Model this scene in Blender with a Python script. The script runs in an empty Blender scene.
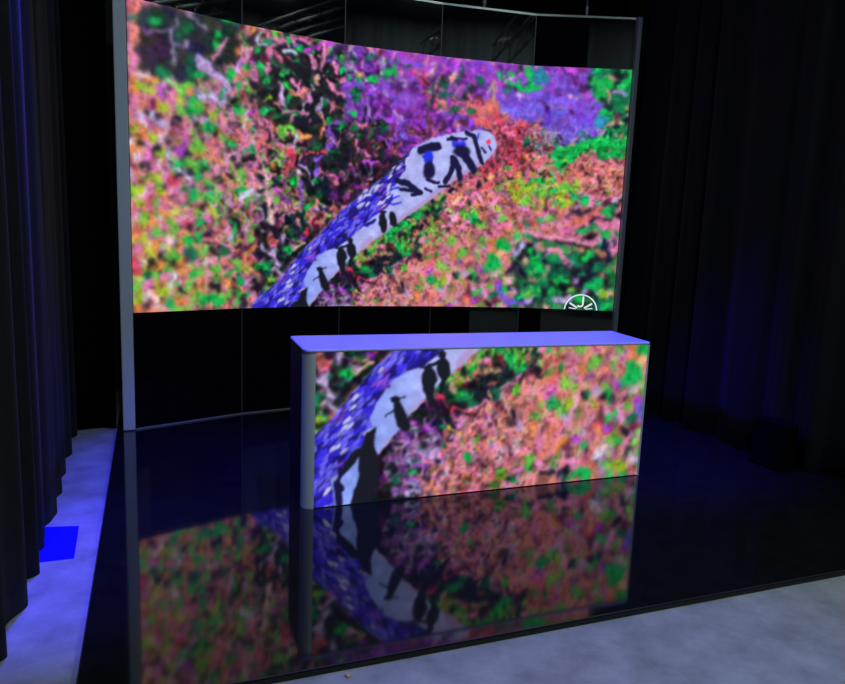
import bpy, bmesh, math
import numpy as np
from mathutils import Vector, Matrix

C = bpy.context.scene.collection
ZONES=[([16,3310,1887,3717,1901,3149,1910,716,-44,811],1.6,[17.0,38.3],'PSPSPOGyPLKKDDMPS',0.6,'D',None,0.5,1.6),
([4,2832,520,2850,541,776,-44,811],2.2,[27.4,54.8],'PPSPYLyOPLSKwOPPD',0.3,'P',None,0.5,1.6),
([-20,1810,594,1847,629,771,-44,811],1.2,[28.1,52.2],'YYSOSOyPPSwOK',0.2,None,None,0.5,1.6),
([358,2785,1075,2902,992,1870,424,1718],1.2,[24.9,49.9],'GyygPLPKKYSPD',0.35,None,None,0.5,1.6),
([475,2540,1815,2796,1741,1644,463,1439],1.4,[17.2,34.4],'PSPOySLDKKPGPS',0.7,None,None,0.5,1.6),
([463,1479,1375,1499,994,750,206,796],1.7,[24.5,43.8],'GGySYyOSPSKDPSP',0.35,None,None,0.5,1.6),
([1032,3134,1853,3228,1869,2542,1077,2539],1.8,[26.3,52.5],'KKKPDPGKKgK',0.35,'K',None,0.5,1.6),
([1432,2913,2131,3174,2245,2528,1933,1788,1492,1986],2.0,[26.9,53.9],'KKKKgKLKPKKD',0.35,'K',None,0.5,1.6),
([29,3243,905,3321,860,2987,560,2743,68,2758],2.4,[38.8,77.6],'ccckckcc',0.0,'c',None,0.9,1.6),
([1851,3312,2361,3331,4699,3369,4430,2520,3384,2566,2395,2405,1873,2366],2.4,[28.4,56.7],'VMVMVVVvdVdL',0.4,'V',None,0.7,1.6),
([2037,3207,2846,3342,3646,3281,3556,3089,2764,3023,2040,3078],1.4,[23.2,46.3],'MMMPMVM',0.5,None,None,0.7,1.6),
([1900,3191,2367,3184,2393,2985,1999,2902,1877,2975],1.4,[22.4,40.4],'gGLgVdKL',0.3,None,None,0.5,1.6),
([2090,2954,2665,3013,2631,2650,2194,2657],1.2,[23.1,41.6],'dVVdMd',0.5,None,None,0.7,1.6),
([2594,3068,2907,3098,2989,2815,2676,2771],1.6,[14.9,29.9],'KgdRTKgS',0.5,'d',None,0.5,1.6),
([2762,3067,3154,3083,3148,2809,2824,2784],1.3,[15.1,30.2],'KgddMMPg',0.5,None,None,0.5,1.6),
([3317,3188,3768,3223,3810,3022,3360,2972],1.3,[19.3,38.7],'gGGgLdM',0.4,None,None,0.5,1.6),
([3360,2981,3807,3059,4327,3217,4354,2612,3990,2503,3583,2673],2.2,[23.8,47.5],'vvvvvVvvL',0.3,'v',None,0.8,1.6),
([3720,3221,4228,3241,4339,3060,4262,2797,3771,2871],1.4,[23.6,47.2],'vVVMvvd',0.3,None,None,0.8,1.6),
([4224,3296,4667,3294,4636,2385,4381,2518,4367,2941,4201,3092],2.4,[23.7,42.7],'GgGKgKggTGg',0.5,'g',0,0.6,2),
([1868,2585,2241,2661,2395,2405,2069,2021,1789,1736,1684,1998],1.7,[18.3,41.3],'KDDKMPKDKgSd',0.45,'K',None,0.5,1.6),
([2247,2484,2777,2726,3073,2729,2832,2602,2492,2430,2301,2308],1.4,[17.1,33.2],'DdMVdDMVSd',0.4,None,None,0.5,1.6),
([2921,2791,3185,2876,3369,2825,3583,2673,3390,2472,3277,2670],1.4,[12.5,27.0],'SSRPRSD',0.7,'S',None,0.5,1.6),
([3277,2670,3683,2727,3906,2594,3883,2356,3608,2277,3109,2031,2956,2070,3195,2319],1.8,[10.8,21.7],'RRPRDSPRDKR',0.85,'R',None,0.5,1.6),
([3634,2677,3932,2643,4004,2313,3762,2255],1.4,[11.6,23.1],'TgPLDgKTS',0.7,None,None,0.5,1.6),
([2807,2063,3801,2400,4767,2580,4772,757,1959,715,2044,1190,2423,1623],2.2,[16.0,36.0],'SSPSPSOSPDPTyS',0.45,'S',None,0.5,1.6),
([3940,2520,4372,2631,4685,2625,4685,2387,4388,2423,4005,2294],2.2,[19.2,38.5],'GGyGgGG',0.3,'G',None,0.5,1.6),
([4001,2351,4384,2471,4701,2435,4690,2099,4418,2040,4017,2121],1.8,[13.6,29.1],'SSPSTDSS',0.8,None,20,0.5,2.5),
([3492,2136,3812,2229,4157,2223,4270,2034,4031,1908,3576,1958],1.8,[19.5,39.0],'YyYYyGYO',0.1,None,None,0.5,1.6),
([4168,2078,4714,2051,4665,1440,4249,1642,4083,1881],1.5,[24.6,49.2],'PSPDKPgKSLG',0.4,'P',20,0.5,1.6),
([3421,1950,4129,1931,4352,1597,3657,1520,3234,1604],1.5,[29.6,54.3],'PPSSPPD',0.35,None,None,0.7,1.6),
([3284,1430,3653,1579,4056,1555,4645,1439,4640,752,3494,713,3365,1115],2.2,[30.1,60.2],'gGgKKgKLgTG',0.25,'K',None,0.6,1.6),
([2045,1143,3349,1392,3366,712,1959,715],1.5,[20.1,40.2],'SPSPSOTP',0.3,None,None,0.5,1.6),
([2262,1700,2611,1921,2810,1997,2837,1828,2578,1486,2234,1363,2012,1302,2000,1395],2.0,[15.5,30.9],'GyGKKTSgGy',0.3,'K',None,0.5,1.6),
([2152,1473,2575,1581,2583,1371,2287,1241,2025,1161,1943,1356],2.0,[19.3,38.5],'KKKKgKDK',0.2,'K',None,0.5,1.6),
([1057,1664,1628,1654,1539,1504,1065,1074],2.2,[24.0,48.1],'KKgKLKPKgK',0.3,'K',None,0.5,1.6),
([1503,1012,1806,1226,2017,1299,2150,1130,2013,823,1960,782,1864,625,1254,498,1309,809],2.4,[19.7,39.3],'KKKKKKKd',0.2,'K',None,0.6,1.6),
([1648,1097,1999,1106,2036,907,1884,643,1630,649,1589,911],0.55,[6.6,13.2],'LMLPMLg',0.9,None,None,0.5,5),
([1988,911,2148,1163,2495,1343,2784,1487,2777,1567,3538,1621,3569,525,1701,511,1861,692],2.0,[17.1,35.6],'SSPSPSOTPTSS',0.35,'S',75,0.5,2),
([1954,914,2385,1348,2499,1277,2548,555,1900,588],1.4,[10.4,22.3],'PSPLPSTPSD',0.5,None,None,0.5,1.6),
([2627,1571,3478,1622,3561,601,2620,618],1.8,[34.1,60.6],'SPSPTySPPSOyP',0.25,None,65,0.7,1.6),
([3072,1320,3505,1373,3517,605,3175,637],1.0,[31.4,58.9],'PLPyGKDPLyP',0.2,None,65,0.7,1.6),
([2024,1572,2624,1604,2600,1426,2385,1348,2143,1261,2002,1332],2.0,[15.0,30.7],'GKySKTGKDSy',0.6,'K',85,0.5,2),
([2068,1361,2487,1456,2349,1349,2264,1222,2043,1188],2.0,[20.4,40.9],'KKKKgK',0.1,'K',None,0.5,1.6),]
MARKS=[('s',[29,3271,31,3049,32,2766,32,2479],28.4,'P',0.4),
('s',[95,3287,62,3125,28,2907],25.1,'S',0.4),
('b',[35,3203,29.0,42.0],'S',0,0.5),
('b',[37,2660,36.8,86.5],'O',0,0.5),
('b',[47,3122,29.1,35.2],'g',0,0.5),
('b',[218,3144,45.5,35.9],'G',0,0.8),
('b',[402,3081,31.7,29.5],'g',0,0.5),
('b',[458,3152,48.2,29.5],'g',0,0.9),
('s',[141,3043,247,3064,339,3098,371,3148,372,3206],11.0,'L',0.4),
('s',[171,3049,134,3070],11.0,'M',0.4),
('s',[324,3087,354,3006,352,2880],9.4,'L',0.4),
('s',[353,2991,425,3012,473,3066],9.5,'L',0.4),
('s',[452,3282,532,3226,588,3149],11.5,'L',0.4),
('s',[101,3267,175,3277,235,3269],10.8,'P',0.4),
('s',[61,2771,120,2745,187,2727],18.2,'w',0.4),
('s',[134,2711,225,2726],14.8,'O',0.4),
('b',[73,2658,29.7,29.0],'Y',0,0.5),
('b',[155,2642,37.9,43.9],'Y',0,0.5),
('b',[265,2784,54.2,44.2],'g',0,0.8),
('s',[545,2945,619,2883,712,2822,798,2773,763,2658],23.7,'L',0.4),
('s',[619,2883,561,2888],16.0,'L',0.4),
('s',[661,2798,626,2731,568,2721,543,2763],16.2,'T',0.4),
('s',[480,2918,495,2801],31.2,'g',0.4),
('b',[552,2825,49.7,38.0],'G',0,0.7),
('b',[697,3148,33.9,38.0],'G',0,0.5),
('b',[696,3064,34.0,30.5],'G',0,0.5),
('b',[800,3253,43.3,22.9],'G',0,0.5),
('s',[662,2936,679,2985,747,3067,799,3130],14.1,'P',0.4),
('s',[645,2971,704,3012],12.0,'P',0.4),
('s',[551,2650,660,2666,745,2632],20.0,'L',0.4),
('b',[404,2681,32.1,60.2],'y',0,0.5),
('b',[395,2589,32.1,45.3],'Y',0,0.5),
('b',[461,2674,32.5,30.3],'O',0,0.5),
('b',[493,2611,32.8,38.2],'G',0,0.5),
('b',[764,2861,34.7,23.3],'G',0,0.5),
('s',[216,2666,261,2599,276,2542],15.1,'M',0.4),
('s',[333,2655,315,2563],19.2,'P',0.4),
('b',[276,2535,43.0,41.1],'Y',0,0.5),
('b',[174,2461,42.1,40.8],'W',0,0.5),
('b',[219,2408,42.6,41.1],'L',0,0.5),
('b',[525,2547,45.6,42.3],'G',0,0.5),
('b',[550,2581,45.8,42.3],'y',0,0.5),
('b',[410,2516,44.4,41.8],'y',0,0.5),
('b',[659,2518,47.0,43.0],'Y',0,0.5),
('b',[624,2404,46.8,43.1],'G',0,0.5),
('b',[156,2296,42.1,41.0],'Y',0,0.5),
('b',[22,2324,40.7,40.3],'Y',0,0.5),
('b',[18,2185,40.9,40.6],'O',0,0.5),
('b',[47,2128,41.2,40.9],'w',0,0.5),
('b',[239,2177,43.1,41.7],'Y',0,0.5),
('b',[309,2177,43.8,42.1],'W',0,0.5),
('b',[522,2291,45.9,42.9],'y',0,0.5),
('b',[555,2256,46.3,43.1],'y',0,0.5),
('b',[471,2130,45.5,43.0],'y',0,0.5),
('b',[397,2108,44.8,42.6],'G',0,0.5),
('b',[536,2042,46.3,43.5],'G',0,0.5),
('b',[779,2367,48.5,43.9],'y',0,0.5),
('b',[806,2322,48.8,44.2],'G',0,0.5),
('b',[204,1992,43.0,41.9],'Y',0,0.5),
('b',[275,2005,43.7,42.3],'P',0,0.5),
('b',[330,1979,44.3,42.6],'R',0,0.5),
('b',[241,1888,43.5,42.4],'Y',0,0.5),
('b',[49,1890,41.5,41.4],'Y',0,0.5),
('b',[69,1793,41.8,41.7],'Y',0,0.5),
('b',[501,1881,46.2,43.7],'G',0,0.5),
('b',[577,1878,47.0,44.1],'y',0,0.5),
('b',[698,1853,48.3,44.7],'y',0,0.5),
('b',[151,2048,30.8,30.2],'K',0,0.5),
('b',[98,2081,30.4,30.0],'K',0,0.5),
('b',[38,2053,41.2,41.0],'D',0,0.5),
('b',[279,2257,31.6,30.3],'K',0,0.5),
('b',[200,2219,31.0,30.1],'K',0,0.5),
('b',[532,2417,33.3,31.0],'K',0,0.5),
('b',[596,2102,34.1,31.7],'K',0,0.5),
('b',[371,2021,32.5,31.1],'K',0,0.5),
('b',[439,2205,32.8,31.0],'K',0,0.5),
('b',[470,2068,33.2,31.3],'K',0,0.5),
('b',[377,2451,32.1,30.4],'K',0,0.5),
('b',[313,2405,31.7,30.2],'K',0,0.5),
('b',[806,2609,35.3,31.7],'K',0,0.5),
('b',[213,2466,30.9,29.8],'K',0,0.5),
('b',[114,2490,30.2,29.4],'K',0,0.5),
('b',[104,1642,38.5,38.4],'Y',0,0.5),
('b',[87,1549,38.5,38.5],'Y',0,0.5),
('b',[63,1487,38.3,38.5],'Y',0,0.5),
('b',[204,1568,39.5,39.0],'y',0,0.5),
('b',[316,1595,40.5,39.5],'y',0,0.5),
('b',[262,1687,39.9,39.0],'O',0,0.5),
('b',[447,1503,41.9,40.2],'G',0,0.5),
('b',[540,1538,42.7,40.6],'G',0,0.5),
('b',[338,1405,40.9,40.0],'G',0,0.5),
('b',[305,1397,40.6,39.8],'y',0,0.5),
('b',[462,1398,42.1,40.5],'g',0,0.5),
('b',[547,1424,42.9,40.9],'y',0,0.5),
('b',[178,1458,39.4,39.1],'O',0,0.5),
('b',[215,1317,39.9,39.6],'O',0,0.5),
('b',[385,1277,41.5,40.4],'O',0,0.5),
('b',[144,1317,39.2,39.2],'K',0,0.5),
('b',[288,1349,40.5,39.8],'K',0,0.5),
('b',[428,1350,41.9,40.5],'D',0,0.5),
('b',[486,1252,42.5,41.0],'G',0,0.5),
('b',[545,1235,43.1,41.3],'y',0,0.5),
('b',[174,1230,39.6,39.6],'y',0,0.5),
('b',[119,1239,39.1,39.3],'g',0,0.5),
('b',[17,1154,38.2,39.0],'y',0,0.5),
('b',[116,1073,39.2,39.6],'w',0,0.5),
('b',[171,1040,39.8,39.9],'w',0,0.5),
('b',[236,1102,40.3,40.1],'Y',0,0.5),
('b',[15,1045,38.3,39.2],'Y',0,0.5),
('b',[52,972,38.8,39.5],'O',0,0.5),
('b',[291,987,41.0,40.6],'G',0,0.5),
('b',[374,1017,41.7,40.9],'O',0,0.5),
('b',[271,1277,40.5,39.9],'y',0,0.5),
('b',[569,1010,43.6,41.9],'G',0,0.5),
('b',[631,1050,44.2,42.1],'G',0,0.5),
('b',[702,1006,44.9,42.5],'G',0,0.5),
('b',[518,1062,43.0,41.5],'y',0,0.5),
('b',[793,1071,45.7,42.8],'y',0,0.5),
('b',[677,1292,44.3,41.8],'y',0,0.5),
('b',[793,1165,45.6,42.6],'O',0,0.5),
('b',[658,1150,44.3,42.0],'K',0,0.5),
('b',[720,1124,44.9,42.3],'K',0,0.5),
('b',[383,1115,41.7,40.8],'K',0,0.5),
('b',[6,1340,37.9,38.6],'R',0,0.5),
('b',[31,1448,38.1,38.5],'P',0,0.5),
('b',[35,1263,38.3,38.9],'R',0,0.5),
('b',[432,1647,41.6,39.9],'R',0,0.5),
('b',[464,1600,41.9,40.1],'K',0,0.5),
('b',[609,1588,43.3,40.8],'K',0,0.5),
('b',[550,1700,42.6,40.3],'G',0,0.5),
('b',[671,1746,43.7,40.8],'Y',0,0.5),
('b',[590,1342,43.4,41.2],'w',0,0.5),
('b',[283,1516,40.3,39.5],'w',0,0.5),
('b',[651,1417,43.9,41.4],'K',0,0.5),
('b',[749,1426,44.9,41.8],'g',0,0.5),
('b',[1040,3096,31.6,30.8],'G',0,0.6),
('b',[1337,3209,33.2,31.5],'G',0,0.6),
('b',[1438,3160,33.8,31.8],'G',0,0.6),
('b',[956,2940,31.3,30.8],'G',0,0.6),
('b',[1067,2981,31.9,31.1],'G',0,0.6),
('b',[1084,2920,32.0,31.2],'G',0,0.6),
('b',[1278,2932,33.1,31.7],'G',0,0.6),
('b',[1136,2871,32.4,31.4],'G',0,0.6),
('b',[895,2797,33.1,30.9],'G',0,0.6),
('b',[964,2751,31.5,31.2],'y',0,0.6),
('b',[1146,2727,32.5,31.7],'Y',0,0.6),
('b',[1342,2752,33.6,32.2],'G',0,0.6),
('b',[1828,3063,36.2,33.1],'G',0,0.6),
('b',[1534,2936,34.6,32.5],'g',0,0.6),
('b',[947,3175,31.1,30.4],'g',0,0.6),
('b',[1273,2445,33.5,32.5],'y',0,0.6),
('b',[1282,2504,33.5,32.5],'y',0,0.6),
('b',[1711,2603,35.9,33.5],'G',0,0.6),
('b',[1830,2573,36.7,33.9],'G',0,0.6),
('b',[1600,2384,35.5,33.6],'g',0,0.6),
('b',[1766,2357,36.5,34.1],'g',0,0.6),
('b',[904,2096,33.7,32.0],'y',0,0.6),
('b',[931,2033,31.9,32.2],'y',0,0.6),
('b',[913,1940,32.8,32.3],'G',0,0.6),
('b',[957,1885,32.2,32.6],'y',0,0.6),
('b',[1150,2132,33.1,32.7],'y',0,0.6),
('b',[1168,2024,33.3,32.9],'y',0,0.6),
('b',[1240,2055,33.6,33.1],'g',0,0.6),
('b',[1387,2040,34.5,33.5],'G',0,0.6),
('b',[1266,2260,33.6,32.8],'y',0,0.6),
('b',[1232,1884,33.7,33.4],'y',0,0.6),
('b',[1586,2080,35.6,34.0],'G',0,0.6),
('b',[1617,1950,35.9,34.3],'g',0,0.6),
('b',[1494,1838,35.3,34.2],'G',0,0.6),
('b',[868,2610,33.1,31.1],'G',0,0.6),
('b',[931,2522,31.5,31.4],'Y',0,0.6),
('b',[1231,3199,61.7,32.0],'P',0,0.5),
('b',[1293,3177,44.6,32.2],'P',0,0.5),
('b',[1093,2784,52.2,64.5],'K',0,0.5),
('b',[1474,2542,84.1,76.0],'K',0,0.5),
('b',[1477,2986,92.5,99.1],'K',0,0.5),
('b',[1765,2832,78.0,85.3],'K',0,0.5),
('b',[1808,2228,89.6,88.2],'K',0,0.5),
('b',[1486,2390,65.8,29.8],'K',0,0.5),
('b',[965,2225,60.4,41.0],'K',0,0.5),
('b',[1149,2283,35.6,41.6],'K',0,0.5),
('b',[1283,2371,36.3,25.1],'K',0,0.5),
('b',[1509,2074,38.0,78.1],'K',30,0.5),
('b',[1871,2454,73.9,105.3],'K',0,0.5),
('b',[1061,2059,35.3,33.4],'K',0,0.5),
('b',[1259,1988,54.8,34.1],'K',0,0.5),
('s',[1091,3262,1049,3192,1075,3149,1135,3127],14.8,'W',0.4),
('s',[1135,3127,1188,3096,1250,3049],16.6,'P',0.4),
('s',[1285,3103,1393,3129],14.9,'W',0.4),
('s',[930,3094,904,2995,878,2896],16.2,'L',0.4),
('s',[956,3082,990,3025],12.2,'L',0.4),
('s',[1475,3142,1548,3203,1632,3242,1746,3277],19.6,'M',0.4),
('s',[1632,3242,1653,3129,1626,3058],22.1,'P',0.4),
('s',[1691,3110,1787,3133],11.2,'v',0.4),
('s',[1522,3108,1569,3049],13.1,'P',0.4),
('s',[1589,2986,1610,2905],17.8,'T',0.4),
('s',[1242,2886,1261,2791,1280,2694],14.9,'L',0.4),
('s',[1432,2913,1415,2778],17.5,'P',0.4),
('s',[1342,2801,1434,2780,1526,2843],17.3,'S',0.4),
('s',[1695,2933,1764,2858,1853,2835],13.5,'P',0.4),
('s',[1810,3001,1841,2937],18.3,'P',0.4),
('s',[1208,2694,1298,2631,1417,2645,1510,2656],12.8,'P',0.4),
('s',[1604,2667,1663,2606,1674,2521,1627,2447],14.4,'S',0.4),
('s',[1719,2698,1816,2727,1866,2681],9.1,'S',0.4),
('s',[1420,2443,1383,2406,1375,2346],11.5,'W',0.4),
('s',[1438,2462,1532,2446],22.2,'O',0.4),
('s',[1685,2471,1764,2444,1784,2411],10.5,'L',0.4),
('s',[1487,2288,1582,2322,1688,2332],15.7,'R',0.4),
('s',[1650,2285,1592,2254,1575,2166,1585,2123],12.9,'v',0.4),
('s',[1613,2169,1691,2157,1751,2127],11.9,'P',0.4),
('s',[1329,2316,1367,2235,1313,2103],17.6,'R',0.4),
('s',[1442,2198,1518,2144,1558,2043],11.7,'L',0.4),
('s',[1443,2052,1455,1897,1446,1826],10.8,'v',0.4),
('s',[859,2150,904,2276,991,2366,1095,2459],15.0,'P',0.4),
('s',[1008,2409,1095,2377,1184,2336],15.1,'S',0.4),
('s',[931,2458,956,2541,990,2626],14.5,'w',0.4),
('s',[1094,2557,1165,2483,1192,2403],16.9,'P',0.4),
('s',[948,2116,1034,2206,1060,2291],12.7,'P',0.4),
('s',[1105,2171,1133,1963,1151,1837],17.2,'w',0.4),
('s',[904,1865,991,1954,1062,1908],21.8,'W',0.4),
('s',[1223,1969,1296,1888,1371,1857],13.2,'M',0.4),
('s',[780,2621,745,2498,779,2399],16.6,'P',0.4),
('s',[599,2464,524,2462],20.3,'L',0.4),
('s',[374,2221,424,2304,406,2186],19.7,'M',0.4),
('s',[606,2277,692,2334],20.5,'S',0.4),
('b',[1774,1960,69.8,44.6],'d',0,0.5),
('s',[1151,1794,1170,1727,1188,1667],17.5,'w',0.4),
('s',[1099,1492,1190,1433,1246,1347,1265,1276],17.6,'L',0.4),
('s',[1309,1585,1336,1673],13.5,'T',0.4),
('s',[1357,1472,1451,1492,1498,1546],13.7,'T',0.4),
('b',[1117,1423,54.3,43.3],'K',0,0.5),
('b',[1301,1383,56.0,61.7],'K',0,0.5),
('b',[1319,1454,46.8,35.2],'G',0,0.5),
('b',[1091,1319,63.2,43.5],'G',0,0.5),
('b',[1173,1311,36.6,35.0],'G',0,0.5),
('b',[1198,1538,36.6,34.7],'R',0,0.5),
('b',[975,1532,35.2,42.6],'y',0,0.5),
('b',[903,1163,37.3,43.1],'G',0,0.5),
('b',[867,1326,27.7,42.6],'y',0,0.5),
('b',[957,1275,44.1,34.4],'Y',0,0.5),
('b',[1447,1765,56.9,35.0],'K',0,0.5),
('b',[1373,1648,37.6,52.5],'K',0,0.5),
('b',[1516,1618,28.9,35.5],'R',0,0.5),
('b',[1038,1119,36.0,52.4],'K',0,0.5),
('b',[922,1033,35.3,26.1],'K',0,0.5),
('b',[1243,1713,45.9,43.2],'D',0,0.5),
('s',[1640,1747,1661,1677,1700,1714],9.4,'T',0.4),
('b',[2266,3077,47.3,34.7],'G',0,0.5),
('b',[2210,3036,56.5,26.0],'g',0,0.5),
('b',[2107,3017,46.6,34.6],'G',0,0.5),
('b',[1996,3022,46.1,34.3],'T',0,0.5),
('b',[1939,2696,37.0,34.8],'G',0,0.5),
('b',[1963,2855,55.4,51.9],'g',0,0.5),
('s',[2049,2776,2108,2667,2148,2600],7.2,'L',0.4),
('b',[2500,3216,77.3,43.6],'M',0,0.5),
('b',[2541,3168,58.2,35.1],'v',0,0.5),
('b',[2176,3240,56.1,25.7],'D',0,0.5),
('b',[2395,2923,48.1,61.6],'d',0,0.5),
('b',[2489,3021,29.1,17.6],'K',0,0.5),
('b',[2446,2875,96.8,70.8],'V',0,0.5),
('s',[3414,3087,3558,3071,3759,3057],16.8,'G',0.4),
('b',[3519,3031,50.8,18.3],'K',0,0.5),
('b',[3631,3197,61.2,54.8],'G',0,0.7),
('b',[3677,3127,29.4,64.3],'G',0,0.5),
('b',[3557,3236,30.4,22.7],'K',0,0.5),
('b',[3325,3225,39.9,27.1],'d',0,0.5),
('s',[3303,3095,3300,2976,3285,2883],14.3,'T',0.4),
('s',[2897,2898,3066,2857,3166,2847,3264,2891],12.2,'S',0.4),
('b',[3296,2866,70.3,55.0],'S',0,0.5),
('s',[3208,2813,3175,2691,3236,2667],14.4,'S',0.4),
('s',[3339,2823,3374,2733],24.1,'R',0.4),
('b',[2920,2809,58.8,27.2],'g',0,0.5),
('b',[3069,2803,59.4,27.4],'g',0,0.5),
('b',[2803,3017,38.7,17.9],'g',0,0.5),
('s',[3939,3248,4039,3197,4101,3144],16.4,'d',0.4),
('b',[4173,3082,48.2,27.7],'d',0,0.5),
('b',[3878,3154,28.9,27.6],'M',0,0.5),
('b',[3913,2642,77.8,47.1],'L',0,0.5),
('b',[3982,2626,29.2,28.3],'K',0,0.5),
('b',[4233,2531,48.8,37.9],'K',0,0.8),
('b',[4461,3222,76.8,36.7],'K',0,0.5),
('b',[4382,3127,86.6,46.1],'G',0,0.5),
('b',[4322,3032,77.2,46.3],'G',0,0.5),
('b',[4513,3058,77.1,23.1],'L',0,0.5),
('b',[4424,2962,96.6,27.9],'K',0,0.5),
('b',[4392,2867,77.4,28.0],'G',0,0.5),
('b',[4360,2782,58.2,56.2],'t',0,0.5),
('b',[4502,2834,38.7,56.0],'D',0,0.5),
('b',[4524,2919,67.7,27.9],'g',0,0.5),
('b',[4557,2995,57.9,18.5],'g',0,0.5),
('b',[4513,2703,87.4,28.2],'G',0,0.5),
('b',[4487,2655,87.5,18.8],'K',0,0.5),
('b',[4387,2689,38.9,28.2],'L',0,0.5),
('b',[4561,3180,48.1,36.8],'G',0,0.5),
('b',[3752,3167,76.9,64.4],'t',0,0.5),
('b',[4610,2932,19.3,27.9],'T',0,0.5),
('b',[4537,2760,48.5,37.5],'K',0,0.5),
('b',[3992,2484,68.3,37.9],'G',0,0.5),
('b',[4108,2508,68.3,37.9],'G',0,0.5),
('b',[4212,2550,68.2,37.8],'G',0,0.5),
('b',[4379,2546,68.2,37.8],'G',0,0.5),
('b',[4475,2569,68.2,37.8],'G',0,0.5),
('b',[4573,2554,68.2,37.8],'G',0,0.5),
('b',[4424,2463,68.4,38.0],'G',0,0.5),
('b',[3961,2359,68.5,38.1],'G',0,0.5),
('b',[4550,2477,68.4,37.9],'G',0,0.5),
('s',[3960,2234,4102,2317,4244,2389,4343,2498],11.6,'S',0.4),
('s',[3972,2196,4154,2271,4296,2343,4451,2368],14.6,'S',0.4),
('s',[4291,2410,4438,2406,4608,2374],11.6,'P',0.4),
('s',[4345,2345,4515,2313,4620,2222],12.6,'S',0.4),
('s',[3751,2427,3708,2320],9.6,'T',0.4),
('s',[3187,2082,3405,2208,3606,2315,3801,2400],8.8,'R',0.4),
('s',[3104,2125,3300,2259,3444,2429,3589,2580],8.8,'R',0.4),
('s',[3027,2055,3204,2150,3400,2303],8.8,'S',0.4),
('b',[3185,2120,25.3,37.9],'K',0,0.5),
('b',[3284,2182,30.6,28.4],'K',0,0.5),
('b',[3363,2234,30.7,18.9],'K',0,0.5),
('b',[3014,2111,20.0,18.8],'K',0,0.5),
('b',[3652,2565,31.1,47.1],'g',0,0.5),
('b',[3508,2555,30.8,28.1],'D',0,0.5),
('b',[3708,2320,39.2,28.6],'D',0,0.5),
('b',[2831,1970,29.8,37.7],'g',0,0.5),
('b',[3539,2216,25.9,38.1],'K',0,0.5),
('b',[3669,2146,45.0,38.4],'y',0,0.6),
('b',[3693,2099,43.3,38.6],'Y',0,0.6),
('b',[3749,2149,43.3,38.5],'Y',0,0.6),
('b',[3581,2055,45.9,38.5],'Y',0,0.6),
('b',[3823,2065,43.4,38.6],'y',0,0.6),
('b',[3912,2069,43.4,38.6],'y',0,0.6),
('b',[4038,2102,43.3,38.6],'Y',0,0.6),
('b',[4063,2171,43.3,38.5],'y',0,0.6),
('b',[4123,2009,43.4,38.7],'Y',0,0.6),
('b',[4169,2059,43.4,38.6],'G',0,0.6),
('b',[4262,2014,43.4,38.7],'G',0,0.6),
('b',[3469,2001,45.6,38.4],'S',0,0.6),
('b',[3392,1910,45.4,38.5],'Y',0,0.6),
('b',[3544,1966,45.9,38.6],'D',0,0.6),
('b',[3159,1852,44.8,38.3],'y',0,0.6),
('b',[3152,1794,44.8,38.4],'G',0,0.6),
('b',[3069,1829,44.5,38.2],'y',0,0.6),
('b',[3225,1758,45.1,38.5],'y',0,0.6),
('b',[3254,1614,45.3,38.8],'y',0,0.6),
('b',[3438,1835,45.7,38.7],'y',0,0.6),
('b',[3838,1832,43.6,39.0],'G',0,0.6),
('b',[3927,1836,43.6,39.0],'y',0,0.6),
('b',[3048,1636,44.7,38.5],'T',0,0.6),
('b',[3066,1481,44.9,38.8],'y',0,0.6),
('b',[4466,1935,43.5,38.9],'G',0,0.6),
('b',[4497,1916,43.5,38.9],'G',0,0.6),
('b',[4553,1958,43.5,38.8],'g',0,0.6),
('b',[4273,1732,43.7,39.2],'G',0,0.6),
('b',[4504,1701,43.7,39.3],'G',0,0.6),
('b',[4322,1467,43.9,39.7],'G',0,0.6),
('b',[4430,1371,44.0,39.8],'g',0,0.6),
('b',[4383,1844,43.6,39.0],'K',0,0.6),
('b',[4336,1939,43.5,38.9],'K',0,0.6),
('b',[3475,1554,46.1,39.2],'G',0,0.6),
('b',[3527,1575,46.2,39.3],'G',0,0.6),
('b',[3330,1362,45.8,39.4],'G',0,0.6),
('b',[3300,1332,45.7,39.4],'G',0,0.6),
('b',[3370,1393,45.9,39.4],'G',0,0.6),
('b',[3460,1276,46.3,39.7],'y',0,0.6),
('b',[3580,1219,46.7,40.0],'w',0,0.6),
('b',[3595,1498,46.5,39.5],'L',0,0.6),
('b',[3677,1531,44.5,39.5],'L',0,0.6),
('b',[4118,1239,44.1,40.1],'G',0,0.6),
('b',[4075,1277,44.1,40.0],'G',0,0.6),
('b',[4040,1206,44.2,40.1],'G',0,0.6),
('b',[4403,1190,44.2,40.1],'G',0,0.6),
('b',[4185,1141,44.2,40.2],'y',0,0.6),
('b',[4489,1123,44.3,40.3],'y',0,0.6),
('b',[4532,1084,44.3,40.3],'Y',0,0.6),
('b',[4591,1106,44.3,40.3],'T',0,0.6),
('b',[3815,1407,44.0,39.8],'G',0,0.6),
('b',[3891,1330,44.1,39.9],'G',0,0.6),
('b',[3844,1278,44.1,40.0],'g',0,0.6),
('b',[3823,1447,43.9,39.7],'G',0,0.6),
('b',[4041,1034,44.3,40.4],'L',0,0.6),
('b',[3995,1113,44.3,40.3],'G',0,0.6),
('b',[3818,1046,44.3,40.4],'G',0,0.6),
('b',[3759,1023,44.3,40.4],'L',0,0.6),
('b',[3745,1083,44.3,40.3],'y',0,0.6),
('b',[4202,1322,44.1,39.9],'K',0,0.6),
('b',[4254,1304,44.1,39.9],'K',0,0.6),
('b',[3912,1460,43.9,39.7],'K',0,0.6),
('b',[3790,1486,43.9,39.6],'K',0,0.6),
('b',[4375,1299,44.1,40.0],'K',0,0.6),
('b',[3613,1380,46.7,39.7],'K',0,0.6),
('b',[3563,1319,46.6,39.8],'K',0,0.6),
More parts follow.
